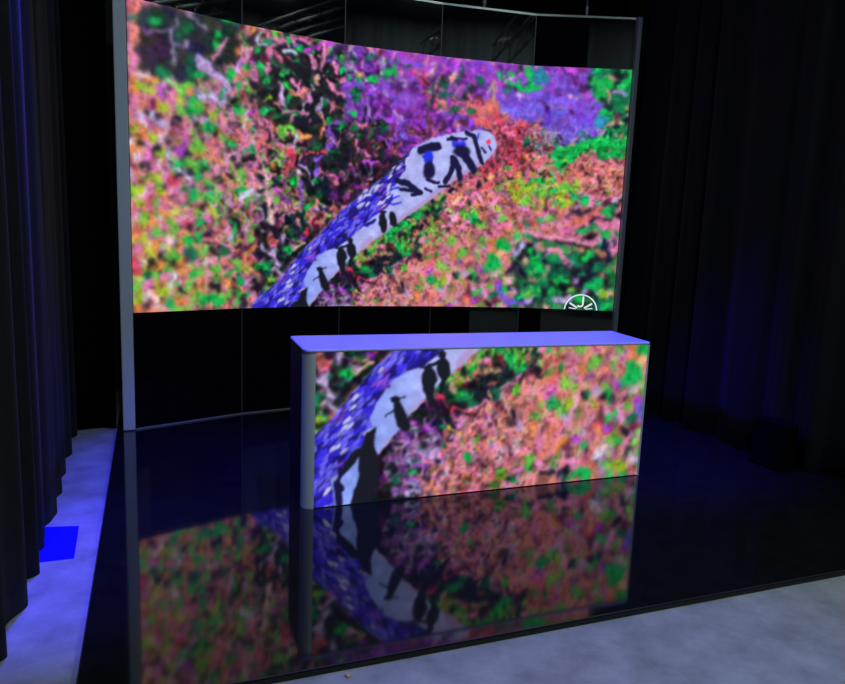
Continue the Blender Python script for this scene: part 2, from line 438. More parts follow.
('b',[3708,1193,44.2,40.1],'K',0,0.6),
('b',[3340,985,46.2,40.1],'K',0,0.6),
('b',[3160,1249,45.4,39.4],'K',0,0.6),
('b',[3005,1255,44.9,39.2],'K',0,0.6),
('b',[3523,1118,46.6,40.1],'G',0,0.6),
('b',[3856,1548,43.8,39.5],'T',0,0.6),
('b',[4303,1045,44.3,40.4],'G',0,0.6),
('b',[4560,994,44.4,40.5],'G',0,0.6),
('b',[4162,1039,44.3,40.4],'L',0,0.6),
('s',[4197,1817,4329,1900,4424,1962],24.6,'S',0.4),
('s',[4415,1825,4535,1810,4618,1765],19.7,'P',0.4),
('s',[3747,1701,3950,1650,4199,1640,4355,1567],24.7,'P',0.4),
('s',[4013,1603,4202,1601,4356,1547],14.9,'K',0.4),
('s',[3445,1176,3494,1057,3562,988,3711,981],25.6,'v',0.4),
('b',[3161,1012,62.2,39.8],'R',0,0.5),
('s',[3937,1531,4060,1496,4125,1419],29.8,'P',0.4),
('b',[2353,1639,49.4,46.7],'G',0,0.5),
('b',[2459,1727,49.8,46.8],'G',0,0.5),
('b',[2401,1669,39.7,37.4],'G',0,0.5),
('b',[2489,1455,50.2,38.0],'G',0,0.5),
('b',[2466,1539,40.0,37.8],'y',0,0.5),
('b',[2586,1808,40.2,37.5],'G',0,0.5),
('b',[2663,1886,40.5,37.5],'y',0,0.5),
('b',[2434,1595,39.8,28.2],'K',0,0.5),
('b',[2331,1394,89.2,56.7],'K',0,0.5),
('b',[2540,1693,30.1,28.2],'K',0,0.5),
('b',[2187,1277,78.4,47.2],'K',0,0.5),
('b',[2099,1285,58.3,37.6],'g',0,0.5),
('b',[2335,1289,39.7,38.0],'g',0,0.5),
('b',[2562,1646,30.2,37.8],'S',0,0.5),
('b',[2697,1566,25.6,23.9],'G',0,0.5),
('b',[2209,1531,39.0,28.0],'T',0,0.5),
('b',[2058,1387,38.6,28.0],'Y',0,0.5),
('s',[1180,1592,1210,1532,1199,1485],14.7,'P',0.4),
('b',[1187,1539,29.4,41.2],'S',0,0.5),
('b',[1217,1508,17.8,23.7],'R',0,0.5),
('b',[1313,1464,54.3,29.9],'G',0,0.5),
('b',[1293,1554,30.0,35.6],'L',0,0.5),
('b',[1408,1550,30.6,24.0],'G',0,0.5),
('b',[1487,1578,31.0,30.1],'M',0,0.5),
('s',[1348,1504,1428,1496],7.5,'L',0.4),
('s',[1354,1528,1463,1549],9.0,'T',0.4),
('s',[1188,1444,1225,1377,1250,1328,1227,1281],14.8,'L',0.4),
('s',[1215,1282,1168,1248],9.0,'T',0.4),
('b',[1173,1326,23.7,35.9],'g',0,0.5),
('b',[1291,1387,18.1,24.0],'g',0,0.5),
('b',[1157,1201,23.7,30.1],'Y',0,0.5),
('b',[1192,1205,29.8,24.2],'y',0,0.5),
('b',[1166,1380,23.6,29.7],'K',0,0.5),
('s',[1238,1602,1263,1542],11.8,'d',0.4),
('b',[3363,1442,50.3,49.4],'G',0,0.7),
('b',[3403,1377,59.1,64.0],'G',0,0.7),
('b',[3313,1359,50.0,42.4],'G',0,0.7),
('b',[3427,1553,33.7,35.2],'G',0,0.7),
('b',[3089,1485,32.1,41.4],'y',0,0.7),
('b',[3029,1445,31.9,27.5],'y',0,0.7),
('b',[2796,1433,23.1,27.1],'G',0,0.7),
('b',[3016,1315,32.0,34.7],'T',0,0.7),
('b',[3175,1252,32.8,28.2],'G',0,0.7),
('b',[3030,1252,32.1,27.9],'g',0,0.7),
('b',[3210,1230,24.7,35.4],'K',0,0.7),
('b',[3252,1305,24.8,49.5],'M',0,0.7),
('b',[3091,1291,32.3,28.0],'L',0,0.7),
('b',[3367,1158,42.3,28.8],'y',0,0.7),
('b',[3077,1180,32.4,28.2],'Y',0,0.7),
('b',[2868,1205,31.4,27.7],'Y',0,0.7),
('b',[2785,1181,23.2,27.5],'G',0,0.7),
('b',[3254,1543,32.9,20.9],'y',0,0.7),
('b',[2956,1461,39.4,20.5],'O',0,0.7),
('b',[3161,1407,40.7,41.8],'S',0,0.7),
('b',[3150,1351,48.9,14.0],'D',0,0.7),
('b',[3352,1216,33.7,21.5],'D',0,0.7),
('b',[3449,1182,34.2,36.2],'M',0,0.7),
('b',[3420,1291,42.5,43.0],'w',0,0.7),
('b',[3458,1254,25.6,36.0],'y',0,0.7),
('b',[2948,1373,47.4,20.6],'P',0,0.7),
('b',[3221,1023,41.6,43.2],'R',0,0.7),
('b',[3197,1018,41.4,35.9],'M',0,0.7),
('b',[3359,986,51.0,51.0],'K',0,0.7),
('b',[3418,1069,42.7,29.1],'g',0,0.7),
('b',[3240,914,41.8,36.3],'y',0,0.7),
('b',[3307,910,33.8,29.2],'G',0,0.7),
('b',[3020,909,32.4,28.6],'G',0,0.7),
('b',[3171,855,41.5,43.5],'w',0,0.7),
('b',[3142,821,33.1,29.0],'W',0,0.7),
('b',[3430,784,43.2,44.5],'w',0,0.7),
('b',[3467,758,34.8,29.8],'L',0,0.7),
('b',[3298,743,59.4,44.2],'Y',0,0.7),
('b',[3352,716,42.8,37.1],'Y',0,0.7),
('b',[3214,750,50.3,36.6],'y',0,0.7),
('b',[3039,693,73.6,43.6],'G',0,0.7),
('b',[2984,669,56.8,29.0],'G',0,0.7),
('b',[3128,699,33.1,29.2],'S',0,0.7),
('b',[2908,719,48.1,35.9],'K',0,0.7),
('b',[2863,694,39.8,35.8],'K',0,0.7),
('b',[2904,676,16.0,21.6],'g',0,0.7),
('b',[3049,850,24.4,43.1],'K',0,0.7),
('b',[3042,1020,32.4,28.4],'D',0,0.7),
('b',[2886,897,31.8,49.6],'D',0,0.7),
('b',[2922,838,24.0,28.5],'K',0,0.7),
('b',[2945,942,32.0,35.4],'M',0,0.7),
('b',[3005,987,24.2,21.3],'L',0,0.7),
('b',[2852,1123,39.2,27.8],'L',0,0.7),
('b',[2915,1014,31.8,35.2],'T',0,0.7),
('b',[3143,985,32.9,28.7],'O',0,0.7),
('b',[3453,972,25.9,29.4],'y',0,0.7),
('b',[3456,700,26.1,29.9],'D',0,0.7),
('b',[3516,620,26.4,15.1],'w',0,0.7),
('b',[2661,1208,30.4,27.2],'y',0,0.7),
('b',[2745,1197,30.8,41.1],'G',0,0.7),
('b',[2652,1120,38.0,34.2],'y',0,0.7),
('b',[2637,1128,15.2,13.7],'G',0,0.7),
('b',[2586,781,38.1,34.9],'G',0,0.7),
('b',[2598,829,38.1,27.8],'y',0,0.7),
('b',[2470,716,44.9,20.8],'G',0,0.7),
('b',[2449,704,29.9,20.8],'g',0,0.7),
('b',[2388,737,44.3,27.6],'Y',0,0.7),
('b',[2378,772,29.5,27.5],'y',0,0.7),
('b',[2214,987,28.5,26.7],'y',0,0.7),
('b',[2163,877,28.4,33.5],'G',0,0.7),
('b',[2142,893,21.2,26.8],'G',0,0.7),
('b',[2340,679,36.7,20.7],'y',0,0.7),
('b',[2705,722,46.6,28.3],'K',0,0.7),
('b',[2781,730,39.3,35.5],'K',0,0.7),
('b',[2513,1081,22.4,54.3],'L',0,0.7),
('b',[2387,866,22.1,54.6],'w',0,0.7),
('b',[2525,903,37.5,20.7],'P',0,0.7),
('b',[2500,933,29.9,41.1],'w',0,0.7),
('b',[2450,1132,14.7,33.7],'K',0,0.7),
('b',[2423,1100,14.7,26.9],'K',0,0.7),
('b',[2322,1093,18.1,16.7],'K',0,0.7),
('b',[2148,1163,28.1,13.1],'K',0,0.7),
('b',[2274,1063,14.4,13.4],'D',0,0.7),
('b',[2205,1271,56.4,39.2],'K',0,0.7),
('b',[2331,1297,43.1,39.6],'g',0,0.7),
('b',[2144,1228,42.0,26.1],'g',0,0.7),
('b',[2415,1234,36.5,26.7],'T',0,0.7),
('b',[2467,1318,29.4,26.6],'y',0,0.7),
('b',[2196,1555,27.9,32.0],'y',0,0.7),
('b',[2335,1577,28.5,25.9],'G',0,0.7),
('b',[2395,1537,36.0,32.6],'G',0,0.7),
('b',[2406,1472,21.7,32.7],'G',0,0.7),
('b',[2494,1469,36.7,39.6],'y',0,0.7),
('b',[2510,1442,44.2,26.5],'G',0,0.7),
('b',[2701,1576,22.6,20.0],'G',0,0.7),
('b',[2642,1564,29.9,39.8],'P',0,0.7),
('b',[2270,1482,21.2,25.9],'S',0,0.7),
('b',[2301,1442,28.5,19.5],'T',0,0.7),
('b',[2182,1427,21.0,25.8],'S',0,0.7),
('b',[2349,1473,28.7,19.6],'D',0,0.7),
('b',[2247,1515,28.2,25.8],'P',0,0.7),
('b',[2143,1505,20.8,25.6],'y',0,0.7),
('b',[2291,1365,35.6,9.8],'S',0,0.7),
('b',[2419,1392,58.1,19.8],'K',0,0.7),
('b',[2593,1519,22.3,26.5],'K',0,0.7),
('b',[2233,1399,49.4,26.0],'K',0,0.7),
('b',[2099,1436,27.6,25.6],'K',0,0.7),
('s',[2273,1320,2290,1267,2307,1226],10.3,'T',0.4),
('s',[2351,1323,2420,1366,2506,1402],8.6,'P',0.4),
('s',[2180,1213,2249,1236,2320,1239],8.5,'P',0.4),
('s',[2042,1201,2180,1213],8.4,'P',0.4),
('s',[1922,1310,1978,1262,2021,1209,2030,1163],9.8,'R',0.4),
('s',[1978,1256,1937,1277,1910,1266],8.3,'R',0.4),
('s',[2021,1209,2091,1198,2147,1182],8.3,'R',0.4),
('s',[2030,1163,2080,1134,2149,1143],13.4,'P',0.4),
('b',[2038,1291,54.9,38.7],'g',0,0.5),
('b',[2084,1315,34.5,25.8],'G',0,0.5),
('b',[1978,1409,33.8,44.5],'y',0,0.5),
('b',[2051,1425,41.0,31.9],'y',0,0.5),
('s',[2059,1406,2103,1481,2128,1531],13.3,'S',0.4),
('b',[2096,1366,27.6,38.6],'D',0,0.5),
('b',[2042,1476,27.3,31.8],'S',0,0.5),
('b',[2014,1357,20.4,32.0],'T',0,0.5),
('s',[1835,1148,1859,1070,1883,1133],5.6,'L',0.4),
('s',[1799,1061,1769,993,1778,921],5.6,'L',0.4),
('s',[1640,932,1700,895,1742,834],5.5,'M',0.4),
('s',[1742,834,1781,856,1833,878],5.6,'L',0.4),
('s',[1710,811,1758,767,1825,748],5.6,'M',0.4),
('s',[1706,753,1773,727,1788,666],5.6,'L',0.4),
('s',[1773,883,1836,826,1889,834],5.6,'M',0.4),
('s',[1938,961,1926,910,1898,938,1910,969],5.7,'L',0.4),
('s',[1956,855,1996,891,2038,874],5.7,'L',0.4),
('s',[1845,1084,1920,1053,1950,999],5.6,'M',0.4),
('s',[1649,680,1647,726],5.6,'M',0.4),
('s',[1696,662,1761,675,1828,675],5.6,'L',0.4),
('s',[1803,958,1872,914,1954,894],5.6,'L',0.4),
('s',[1732,1104,1784,1101],5.5,'L',0.4),
('s',[1697,985,1735,1021],5.5,'L',0.4),
('b',[1851,1096,26.8,25.8],'M',0,0.8),
('b',[1861,1018,20.2,19.4],'L',0,0.5),
('b',[1665,789,32.8,38.9],'g',0,0.5),
('b',[1777,798,26.7,19.6],'G',0,0.5),
('b',[1959,1089,40.9,19.5],'g',0,0.5),
('b',[1958,972,20.5,19.7],'G',0,0.5),
('b',[1975,1036,20.5,39.2],'S',30,0.5),]
OVER=[('s',[3194,2328,3096,2271,2922,2163,2769,2028,2622,1917,2408,1767,2226,1620],21.9,'u',1),
('s',[2126,1569,2048,1495],23.2,'u',1),
('s',[1824,1270,1748,1204],13.0,'u',1),
('s',[1611,1036,1537,940],9.6,'u',1),
('s',[2606,2425,2670,2453,2750,2463],23.8,'N',0.4),
('s',[2600,2456,2689,2472,2749,2482],5.7,'W',0.4),
('s',[2591,2415,2670,2443,2760,2459],30.9,'N',0.4),
('b',[2674,2352,50.1,64.3],'B',0,0.5),
('b',[2634,2358,29.9,18.3],'B',0,0.5),
('b',[2686,2237,56.3,87.7],'N',0,0.5),
('s',[2672,2148,2734,2134,2784,2127],12.6,'N',0.4),
('s',[2855,2530,2933,2545,3042,2552],11.4,'N',0.4),
('b',[2970,2501,74.3,46.1],'B',0,0.5),
('b',[2964,2528,49.5,18.4],'v',0,0.5),
('b',[2998,2433,84.5,55.6],'N',0,0.5),
('s',[2998,2429,3062,2358,3132,2268],30.7,'N',0.4),
('s',[2893,2551,2943,2536],14.3,'N',0.4),
('s',[2912,2367,2925,2294,2894,2217,2853,2140],21.1,'N',0.4),
('s',[2933,2350,2975,2287,3000,2186],24.0,'N',0.4),
('s',[3039,2607,3121,2576,3145,2503,3169,2430,3209,2343],17.2,'N',0.4),
('s',[3196,2479,3244,2435],7.7,'N',0.4),
('s',[3277,2493,3298,2466],7.8,'N',0.4),
('b',[3267,2539,24.2,26.1],'R',0,0.5),
('s',[3169,2607,3142,2559],5.8,'B',0.4),
('s',[2375,2121,2485,2100,2546,2057,2597,2023],23.7,'N',0.4),
('s',[2407,2050,2526,2042],12.4,'N',0.4),
('s',[2528,2001,2617,2020],14.4,'N',0.4),
('s',[2656,2064,2718,2039],10.7,'N',0.4),
('s',[2796,2090,2904,2105],9.6,'N',0.4),
('s',[2303,2235,2447,2318],8.4,'N',0.4),
('s',[2340,2292,2456,2346],7.5,'N',0.4),
('s',[2926,2078,2897,2049],14.5,'N',0.4),
('s',[2400,1985,2322,1962],7.1,'B',0.4),
('s',[2412,1921,2324,1898],7.2,'B',0.4),
('s',[2387,2058,2310,2035],9.5,'B',0.4),
('s',[2145,1733,2069,1693],9.4,'B',0.4),
('b',[1644,1282,27.0,22.5],'K',0,0.25),
('s',[1615,1293,1673,1290,1705,1295],4.7,'K',0.2),
('b',[1673,1190,35.6,88.2],'K',12,0.2),
('s',[1637,1217,1581,1179],6.4,'K',0.2),
('s',[1690,1170,1719,1105],28.8,'K',0.3),
('b',[1858,1395,47.8,94.5],'K',3,0.2),
('s',[1828,1471,1860,1495,1926,1499],11.2,'K',0.2),
('b',[1951,1460,44.4,75.8],'K',8,0.2),
('b',[1937,1552,25.4,28.2],'K',0,0.2),
('s',[1910,1562,1964,1561],3.9,'K',0.2),
('s',[1795,1478,1834,1489,1913,1512],4.8,'K',0.3),
('s',[1811,1583,1902,1593],6.4,'N',0.4),
('s',[1861,1325,1884,1248],22.7,'K',0.3),
('s',[1951,1397,1941,1321],16.4,'K',0.3),
('p',[1526,1117,1507,1112,1470,1090,1434,1011,1358,948,1308,859,1321,820,1376,878,1427,949,1424,823,1386,694,1352,550,1479,536,1519,687,1554,799,1559,875,1544,946,1510,1005],'K',1),
('b',[2248,1728,39.0,97.2],'K',5,0.25),
('b',[2343,1764,37.4,74.3],'K',14,0.25),
('s',[2210,1818,2268,1830],9.4,'K',0.4),
('s',[2088,1694,2164,1743],12.2,'B',0.4),
('s',[2088,1703,2173,1752],6.6,'N',0.4),
('s',[1285,786,1306,651],15.5,'N',0.6),
('s',[1314,871,1297,797,1317,745],12.4,'N',0.5),]
SNAKE=[3356, 2526, 3321, 2599, 3238, 2640, 3078, 2628, 2882, 2587, 2686, 2527, 2521, 2432, 2398, 2314, 2257, 2160, 2069, 2021, 1885, 1849, 1691, 1660, 1452, 1430, 1220, 1161, 1065, 1013, 1152, 1155, 1065, 1056, 979, 900, 982, 593, 1441, 540, 1531, 928, 1618, 1029, 1742, 1186, 1812, 1245, 1830, 1270, 2037, 1461, 2226, 1606, 2408, 1753, 2622, 1903, 2769, 2014, 2922, 2153, 3097, 2257, 3234, 2340, 3330, 2440]
BLUE=[2492, 2412, 2388, 2305, 2257, 2160, 2069, 2021, 1885, 1849, 1691, 1660, 1452, 1430, 1220, 1161, 1065, 1013, 1152, 1155, 1065, 1056, 979, 900, 982, 593, 1290, 558, 1254, 795, 1314, 852, 1358, 948, 1434, 1011, 1500, 1122, 1483, 1182, 1575, 1344, 1636, 1419, 1731, 1462, 1808, 1484, 1904, 1543, 2134, 1760, 2248, 1839, 2324, 1907, 2339, 2037, 2385, 2131, 2450, 2227]
PALE=[[1304, 1099, 52, 21], [1119, 1092, 46, 14], [1101, 986, 27, 11], [1451, 1483, 48, 12], [1781, 1654, 30, 11], [2052, 1975, 76, 33], [2101, 1905, 77, 41], [1989, 1845, 66, 22], [2212, 2075, 48, 18], [2254, 1968, 39, 27], [1953, 1770, 38, 18], [2077, 2103, 38, 14], [2175, 2027, 29, 11], [1315, 1112, 43, 20], [1222, 885, 27, 12], [1244, 1000, 27, 11], [1170, 1134, 24, 13], [1453, 1465, 49, 12], [1272, 824, 31, 22], [1177, 696, 30, 13], [1219, 729, 24, 13], [1565, 1479, 19, 9], [1500, 1329, 16, 9], [1408, 1303, 15, 9], [1323, 1276, 15, 9], [1698, 1475, 58, 14], [1754, 1541, 58, 12]]

# ------------------------------------------------------------------ the picture shown on the screens
COL = dict(K=(24, 26, 38), G=(18, 200, 88), g=(24, 112, 74), Y=(178, 214, 52), y=(112, 205, 76), P=(236, 128, 178), S=(236, 124, 118),
           O=(240, 146, 76), R=(242, 66, 96), L=(186, 160, 220), V=(140, 66, 214), v=(128, 88, 246), M=(172, 66, 204), W=(205, 205, 245),
           w=(240, 196, 206), B=(40, 50, 232), D=(104, 44, 66), T=(200, 160, 130), d=(84, 30, 112), c=(46, 50, 58), k=(34, 44, 50),
           t=(40, 140, 170), N=(26, 22, 64), u=(176, 152, 206))
RES = 170.0
PX0, PX1, PZ0, PZ1 = -0.02, 4.66, 0.62, 3.30
PW, PH = int((PX1 - PX0) * RES), int((PZ1 - PZ0) * RES)

def paint_picture():
    rng = np.random.default_rng(7)
    img = np.zeros((PH, PW, 3)) + np.array([46, 32, 48]) / 255.0

    def px(p):
        return (p[0] / 1000.0 - PX0) * RES, (p[1] / 1000.0 - PZ0) * RES

    def smooth(cell):
        gh, gw = PH // cell + 4, PW // cell + 4
        g = rng.normal(0, 1, (gh, gw))
        fy, fx = np.arange(PH) / cell, np.arange(PW) / cell
        y0, x0 = fy.astype(int), fx.astype(int)
        ty, tx = (fy - y0)[:, None], (fx - x0)[None, :]
        ty, tx = ty * ty * (3 - 2 * ty), tx * tx * (3 - 2 * tx)
        a = g[y0][:, x0] * (1 - tx) + g[y0][:, x0 + 1] * tx
        b = g[y0 + 1][:, x0] * (1 - tx) + g[y0 + 1][:, x0 + 1] * tx
        return a * (1 - ty) + b * ty

    def warp(src, amount, cell):
        Y, X = np.mgrid[0:PH, 0:PW].astype(float)
        X = np.clip(X + smooth(cell) * amount, 0, PW - 1.01)
        Y = np.clip(Y + smooth(cell) * amount, 0, PH - 1.01)
        x0, y0 = X.astype(int), Y.astype(int)
        tx, ty = (X - x0)[:, :, None], (Y - y0)[:, :, None]
        return (src[y0, x0] * (1 - tx) * (1 - ty) + src[y0, x0 + 1] * tx * (1 - ty)
                + src[y0 + 1, x0] * (1 - tx) * ty + src[y0 + 1, x0 + 1] * tx * ty)

    def blur(src, n):
        o = src.copy()
        for _ in range(n):
            o[1:-1] = (o[:-2] + 2 * o[1:-1] + o[2:]) / 4
            o[:, 1:-1] = (o[:, :-2] + 2 * o[:, 1:-1] + o[:, 2:]) / 4
        return o

    def colour(c, jit=0.0):
        a = np.array(COL[c]) / 255.0
        if jit:
            a = np.clip(a * (1 + rng.normal(0, jit)) + rng.normal(0, jit * 0.35, 3), 0, 1)
        return a

    def ellipse(x, y, rx, ry, a, col, soft, alpha=1.0, shade=0.0):
        r = max(rx, ry) * 1.25 + 1
        x0, x1, y0, y1 = int(max(0, x - r)), int(min(PW, x + r + 1)), int(max(0, y - r)), int(min(PH, y + r + 1))
        if x0 >= x1 or y0 >= y1:
            return
        Y, X = np.mgrid[y0:y1, x0:x1]
        ca, sa = math.cos(a), math.sin(a)
        u = ((X - x) * ca + (Y - y) * sa) / rx
        w = (-(X - x) * sa + (Y - y) * ca) / ry
        d = np.sqrt(u * u + w * w)
        e = max(soft, 0.6 / min(rx, ry))
        m = np.clip((1 + e * 0.5 - d) / e, 0, 1)
        m = m * m * (3 - 2 * m) * alpha
        cc = col[None, None, :] * (1 + shade * (0.5 - d))[:, :, None]
        img[y0:y1, x0:x1] = img[y0:y1, x0:x1] * (1 - m[:, :, None]) + np.clip(cc, 0, 1) * m[:, :, None]

    def stroke(pts, w, col, soft, taper=True, shade=0.25):
        P = np.array(pts, float)
        w = max(w, 0.5)
        x0, y0 = np.maximum(np.floor(P.min(0) - w - 2), 0).astype(int)
        x1, y1 = np.minimum(np.ceil(P.max(0) + w + 3), [PW, PH]).astype(int)
        if x0 >= x1 or y0 >= y1:
            return
        Y, X = np.mgrid[y0:y1, x0:x1]
        D = np.full(X.shape, 1e9)
        for i in range(len(P) - 1):
            a, b = P[i], P[i + 1]
            e = b - a
            t = np.clip(((X - a[0]) * e[0] + (Y - a[1]) * e[1]) / (e @ e + 1e-9), 0, 1)
            D = np.minimum(D, np.hypot(X - a[0] - t * e[0], Y - a[1] - t * e[1]))
        d = D / w
        e = max(soft, 0.7 / w)
        m = np.clip((1 + e * 0.5 - d) / e, 0, 1)
        m = (m * m * (3 - 2 * m))[:, :, None]
        img[y0:y1, x0:x1] = img[y0:y1, x0:x1] * (1 - m) + np.clip(col * (1 + shade * (0.5 - d))[:, :, None], 0, 1) * m

    def mask(flat, soft=1.0):
        P = np.array([px((flat[i], flat[i + 1])) for i in range(0, len(flat), 2)])
        Y, X = np.mgrid[0:PH, 0:PW]
        inside = np.zeros((PH, PW), bool)
        for i in range(len(P)):
            (xa, ya), (xb, yb) = P[i], P[i - 1]
            if ya == yb:
                continue
            c = ((ya > Y) != (yb > Y)) & (X < (xb - xa) * (Y - ya) / (yb - ya) + xa)
            inside ^= c
        m = inside.astype(float)
        for _ in range(int(soft)):
            m[1:-1, 1:-1] = (m[1:-1, 1:-1] * 4 + m[:-2, 1:-1] + m[2:, 1:-1] + m[1:-1, :-2] + m[1:-1, 2:]) / 8
        return m

    def curl(x, y, r, length, ang):
        pts, a = [(x, y)], ang
        for _ in range(4):
            a += rng.normal(0, 0.5)
            pts.append((pts[-1][0] + math.cos(a) * length / 4, pts[-1][1] + math.sin(a) * length / 4))
        return pts

    for flat, cover, size, pal, strokes, bg, ang, soft, elong in ZONES:
        m = mask(flat, 8)
        if bg:
            img[:] = img * (1 - m[:, :, None] * 0.8) + colour(bg) * 0.8 * m[:, :, None]
        ys, xs = np.nonzero(m > 0.4)
        if not len(xs):
            continue
        s0, s1 = size[0] * RES / 1000, size[1] * RES / 1000
        n = int(cover * len(xs) / (3.14 * ((s0 + s1) / 2) ** 2))
        for _ in range(n):
            k = rng.integers(len(xs))
            r = rng.uniform(s0, s1)
            c = pal[rng.integers(len(pal))]
            col = colour(c, 0.13)
            A = math.radians(ang) + rng.normal(0, 0.35) if ang is not None else rng.uniform(0, 3.14)
            if rng.random() < strokes:
                stroke(curl(xs[k], ys[k], r, r * rng.uniform(3, 6), A), r * rng.uniform(0.3, 0.5), col, 0.5)
            else:
                q = math.sqrt(elong) if ang is not None else rng.uniform(1, math.sqrt(elong))
                ellipse(xs[k], ys[k], r * q * 0.85, r / q * 0.85, A, col, max(soft, 0.3), 0.95, 0.25)

    def marks(items, jit):
        for it in items:
            if it[0] == 'b':
                (x, z, rx, ry), c, a, soft = it[1:]
                X, Z = px((x, z))
                cc = colour(c, jit)
                rx, ry = rx * RES / 1000, ry * RES / 1000
                if jit and c in 'KD':                                # gaps: ragged, never round
                    for q in range(3):
                        ellipse(X + rng.normal(0, rx * 0.35), Z + rng.normal(0, ry * 0.35), rx * rng.uniform(0.4, 0.8), ry * rng.uniform(0.4, 0.8),
                                rng.uniform(0, 3), cc, 0.6, 0.85)
                elif jit and c in 'GyY' and max(rx, ry) > 3:          # buds: a clump of small lobes
                    for q in range(6):
                        t = q * 1.05 + rng.uniform(0, 1)
                        ellipse(X + math.cos(t) * rx * 0.5, Z + math.sin(t) * ry * 0.5, rx * 0.55, ry * 0.55, 0, colour(c, jit), soft + 0.2, 0.9, 0.3)
                else:
                    ellipse(X, Z, rx, ry, math.radians(a), cc, soft, 1, 0.2 if jit else 0)
            elif it[0] == 's':
                f, w, c, soft = it[1:]
                P = [px((f[i], f[i + 1])) for i in range(0, len(f), 2)]
                stroke(P, w * (1.25 if c == 'N' else 1) * RES / 1000, colour(c, jit), soft, shade=0.25 if jit else 0.0)
            else:
                m = mask(it[1], it[3])[:, :, None]
                img[:] = img * (1 - m) + colour(it[2]) * m
    marks(MARKS, 0.06)

    img[:] = warp(img, 1.6, 6)
    img[:] = warp(img, 2.2, 14)
    # the camera that took the moss focused on the snake: both sides are soft
    xs_ = (np.arange(PW) / RES + PX0)[None, :] + 0 * np.zeros((PH, 1))
    zs_ = (np.arange(PH) / RES + PZ0)[:, None] + 0 * xs_
    far = np.clip((1.35 - xs_) / 0.8, 0, 1) + np.clip((xs_ - 3.2) / 0.7, 0, 1) * np.clip((2.3 - zs_) / 0.4, 0, 1) + 0.6 * np.clip((zs_ - 2.6) / 0.3, 0, 1) * (xs_ > 2.2)
    far += np.clip((xs_ - 2.35) / 0.7, 0, 1) * np.clip((1.75 - zs_) / 0.3, 0, 1)
    far = np.clip(far, 0, 1)[:, :, None]
    img[:] = blur(img, 2) * (1 - far) + blur(img, 9) * far
    # fine mottling so no area is flat
    n = rng.normal(0, 1, (PH, PW))
    for _ in range(2):
        n[1:-1, 1:-1] = (n[1:-1, 1:-1] * 2 + n[:-2, 1:-1] + n[2:, 1:-1] + n[1:-1, :-2] + n[1:-1, 2:]) / 6
    img *= (1 + (0.2 - 0.12 * far[:, :, 0]) * n)[:, :, None]

    # dark crevices between the tufts, then take the edge off the colours
    soft_ = (1 - 0.55 * far[:, :, 0]) * (1 - 0.6 * np.clip((xs_ - 1.9) / 0.4, 0, 1) * np.clip((zs_ - 2.45) / 0.3, 0, 1))
    for cell, k in ((4, 0.36), (9, 0.30)):
        img *= (1 - k * soft_ * np.clip(smooth(cell) * 0.8, 0, 1.3))[:, :, None]
    grey = img.mean(2, keepdims=True)
    img[:] = grey + (img - grey) * 0.97
    img *= 1.0
    # the snake: pale belly first, then the scaled back
    keep = img.copy()
    belly = np.zeros_like(img) + np.array([176, 180, 242]) / 255.0
    Y, X = np.mgrid[0:PH, 0:PW]
    low = np.clip((1.95 - (X / RES + PX0)) / 0.5, 0, 1)[:, :, None]
    belly = belly * (1 - low) + np.array([136, 158, 244]) / 255.0 * low
    belly *= (1 + 0.05 * n + 0.05 * smooth(9))[:, :, None]
    m = mask(SNAKE, 2)[:, :, None]
    img[:] = keep * (1 - m) + belly * m
    body = img.copy()
    bm = mask(BLUE, 1)
    img[:] = img * (1 - bm[:, :, None]) + np.array([30, 20, 118]) / 255.0 * bm[:, :, None]
    ca, sa = math.cos(0.83), math.sin(0.83)
    pale = np.zeros((PH, PW))
    for x, y, rx, ry in PALE:
        X_, Y_ = px((x, y))
        u_ = ((X - X_) * ca + (Y - Y_) * sa) / (rx * RES / 1000)
        w_ = (-(X - X_) * sa + (Y - Y_) * ca) / (ry * RES / 1000)
        pale += np.exp(-(u_ * u_ + w_ * w_))
    lng, wid = 0.060 * RES, 0.029 * RES
    tone, hue = smooth(11), smooth(16)
    for r in range(-140, 220):
        for k in range(-80, 160):
            # rows run along the body; odd rows are shifted half a scale
            a = (k + 0.5 * (r % 2)) * lng
            t = r * wid * 0.78
            x = a * ca - t * sa + rng.normal(0, 0.8)
            y = a * sa + t * ca + rng.normal(0, 0.8)
            xi, yi = int(x), int(y)
            if not (0 <= xi < PW and 0 <= yi < PH) or bm[yi, xi] < 0.5:
                continue
            near = np.clip((x / RES + PX0 - 1.85) / 0.5, 0, 1)       # paler scales towards the head
            q = tone[yi, xi] + rng.normal(0, 0.45)
            if bm[min(PH - 1, yi + 5), max(0, xi - 5)] < 0.5:
                q += 0.6
            if q > 1.9 - 1.5 * near - 2.2 * pale[yi, xi]:
                c = np.array([186, 186, 246])
            elif q > 0.35 - 0.2 * near:
                c = np.array([98, 92, 240])
            elif q < -0.75:
                c = np.array([34, 26, 120])
            elif hue[yi, xi] + rng.normal(0, 0.3) > 0.7:
                c = np.array([122, 66, 206])
            else:
                c = np.array([56, 44, 230])
            c = np.clip(c / 255.0 * (1 + rng.normal(0, 0.12)), 0, 1)
            ellipse(x, y, lng * 0.58, wid * 0.42, 0.80 + rng.normal(0, 0.06), c, 0.35, 0.95, 0.15)
            if rng.random() < 0.5:
                ellipse(x + ca, y + sa + 1.0, lng * 0.3, wid * 0.12, 0.83, np.clip(c * 1.3 + 0.1, 0, 1), 0.7, 0.6)
    img[:] = img * bm[:, :, None] + body * (1 - bm[:, :, None])
    marks(OVER, 0)
    img[:] = blur(warp(img, 0.7, 6), 1)
    return np.clip(img, 0, 1)

# ------------------------------------------------------------------ helpers
def rgb(c):
    return tuple(((v / 255.0) / 12.92 if v / 255.0 <= 0.04045 else ((v / 255.0 + 0.055) / 1.055) ** 2.4) for v in c)

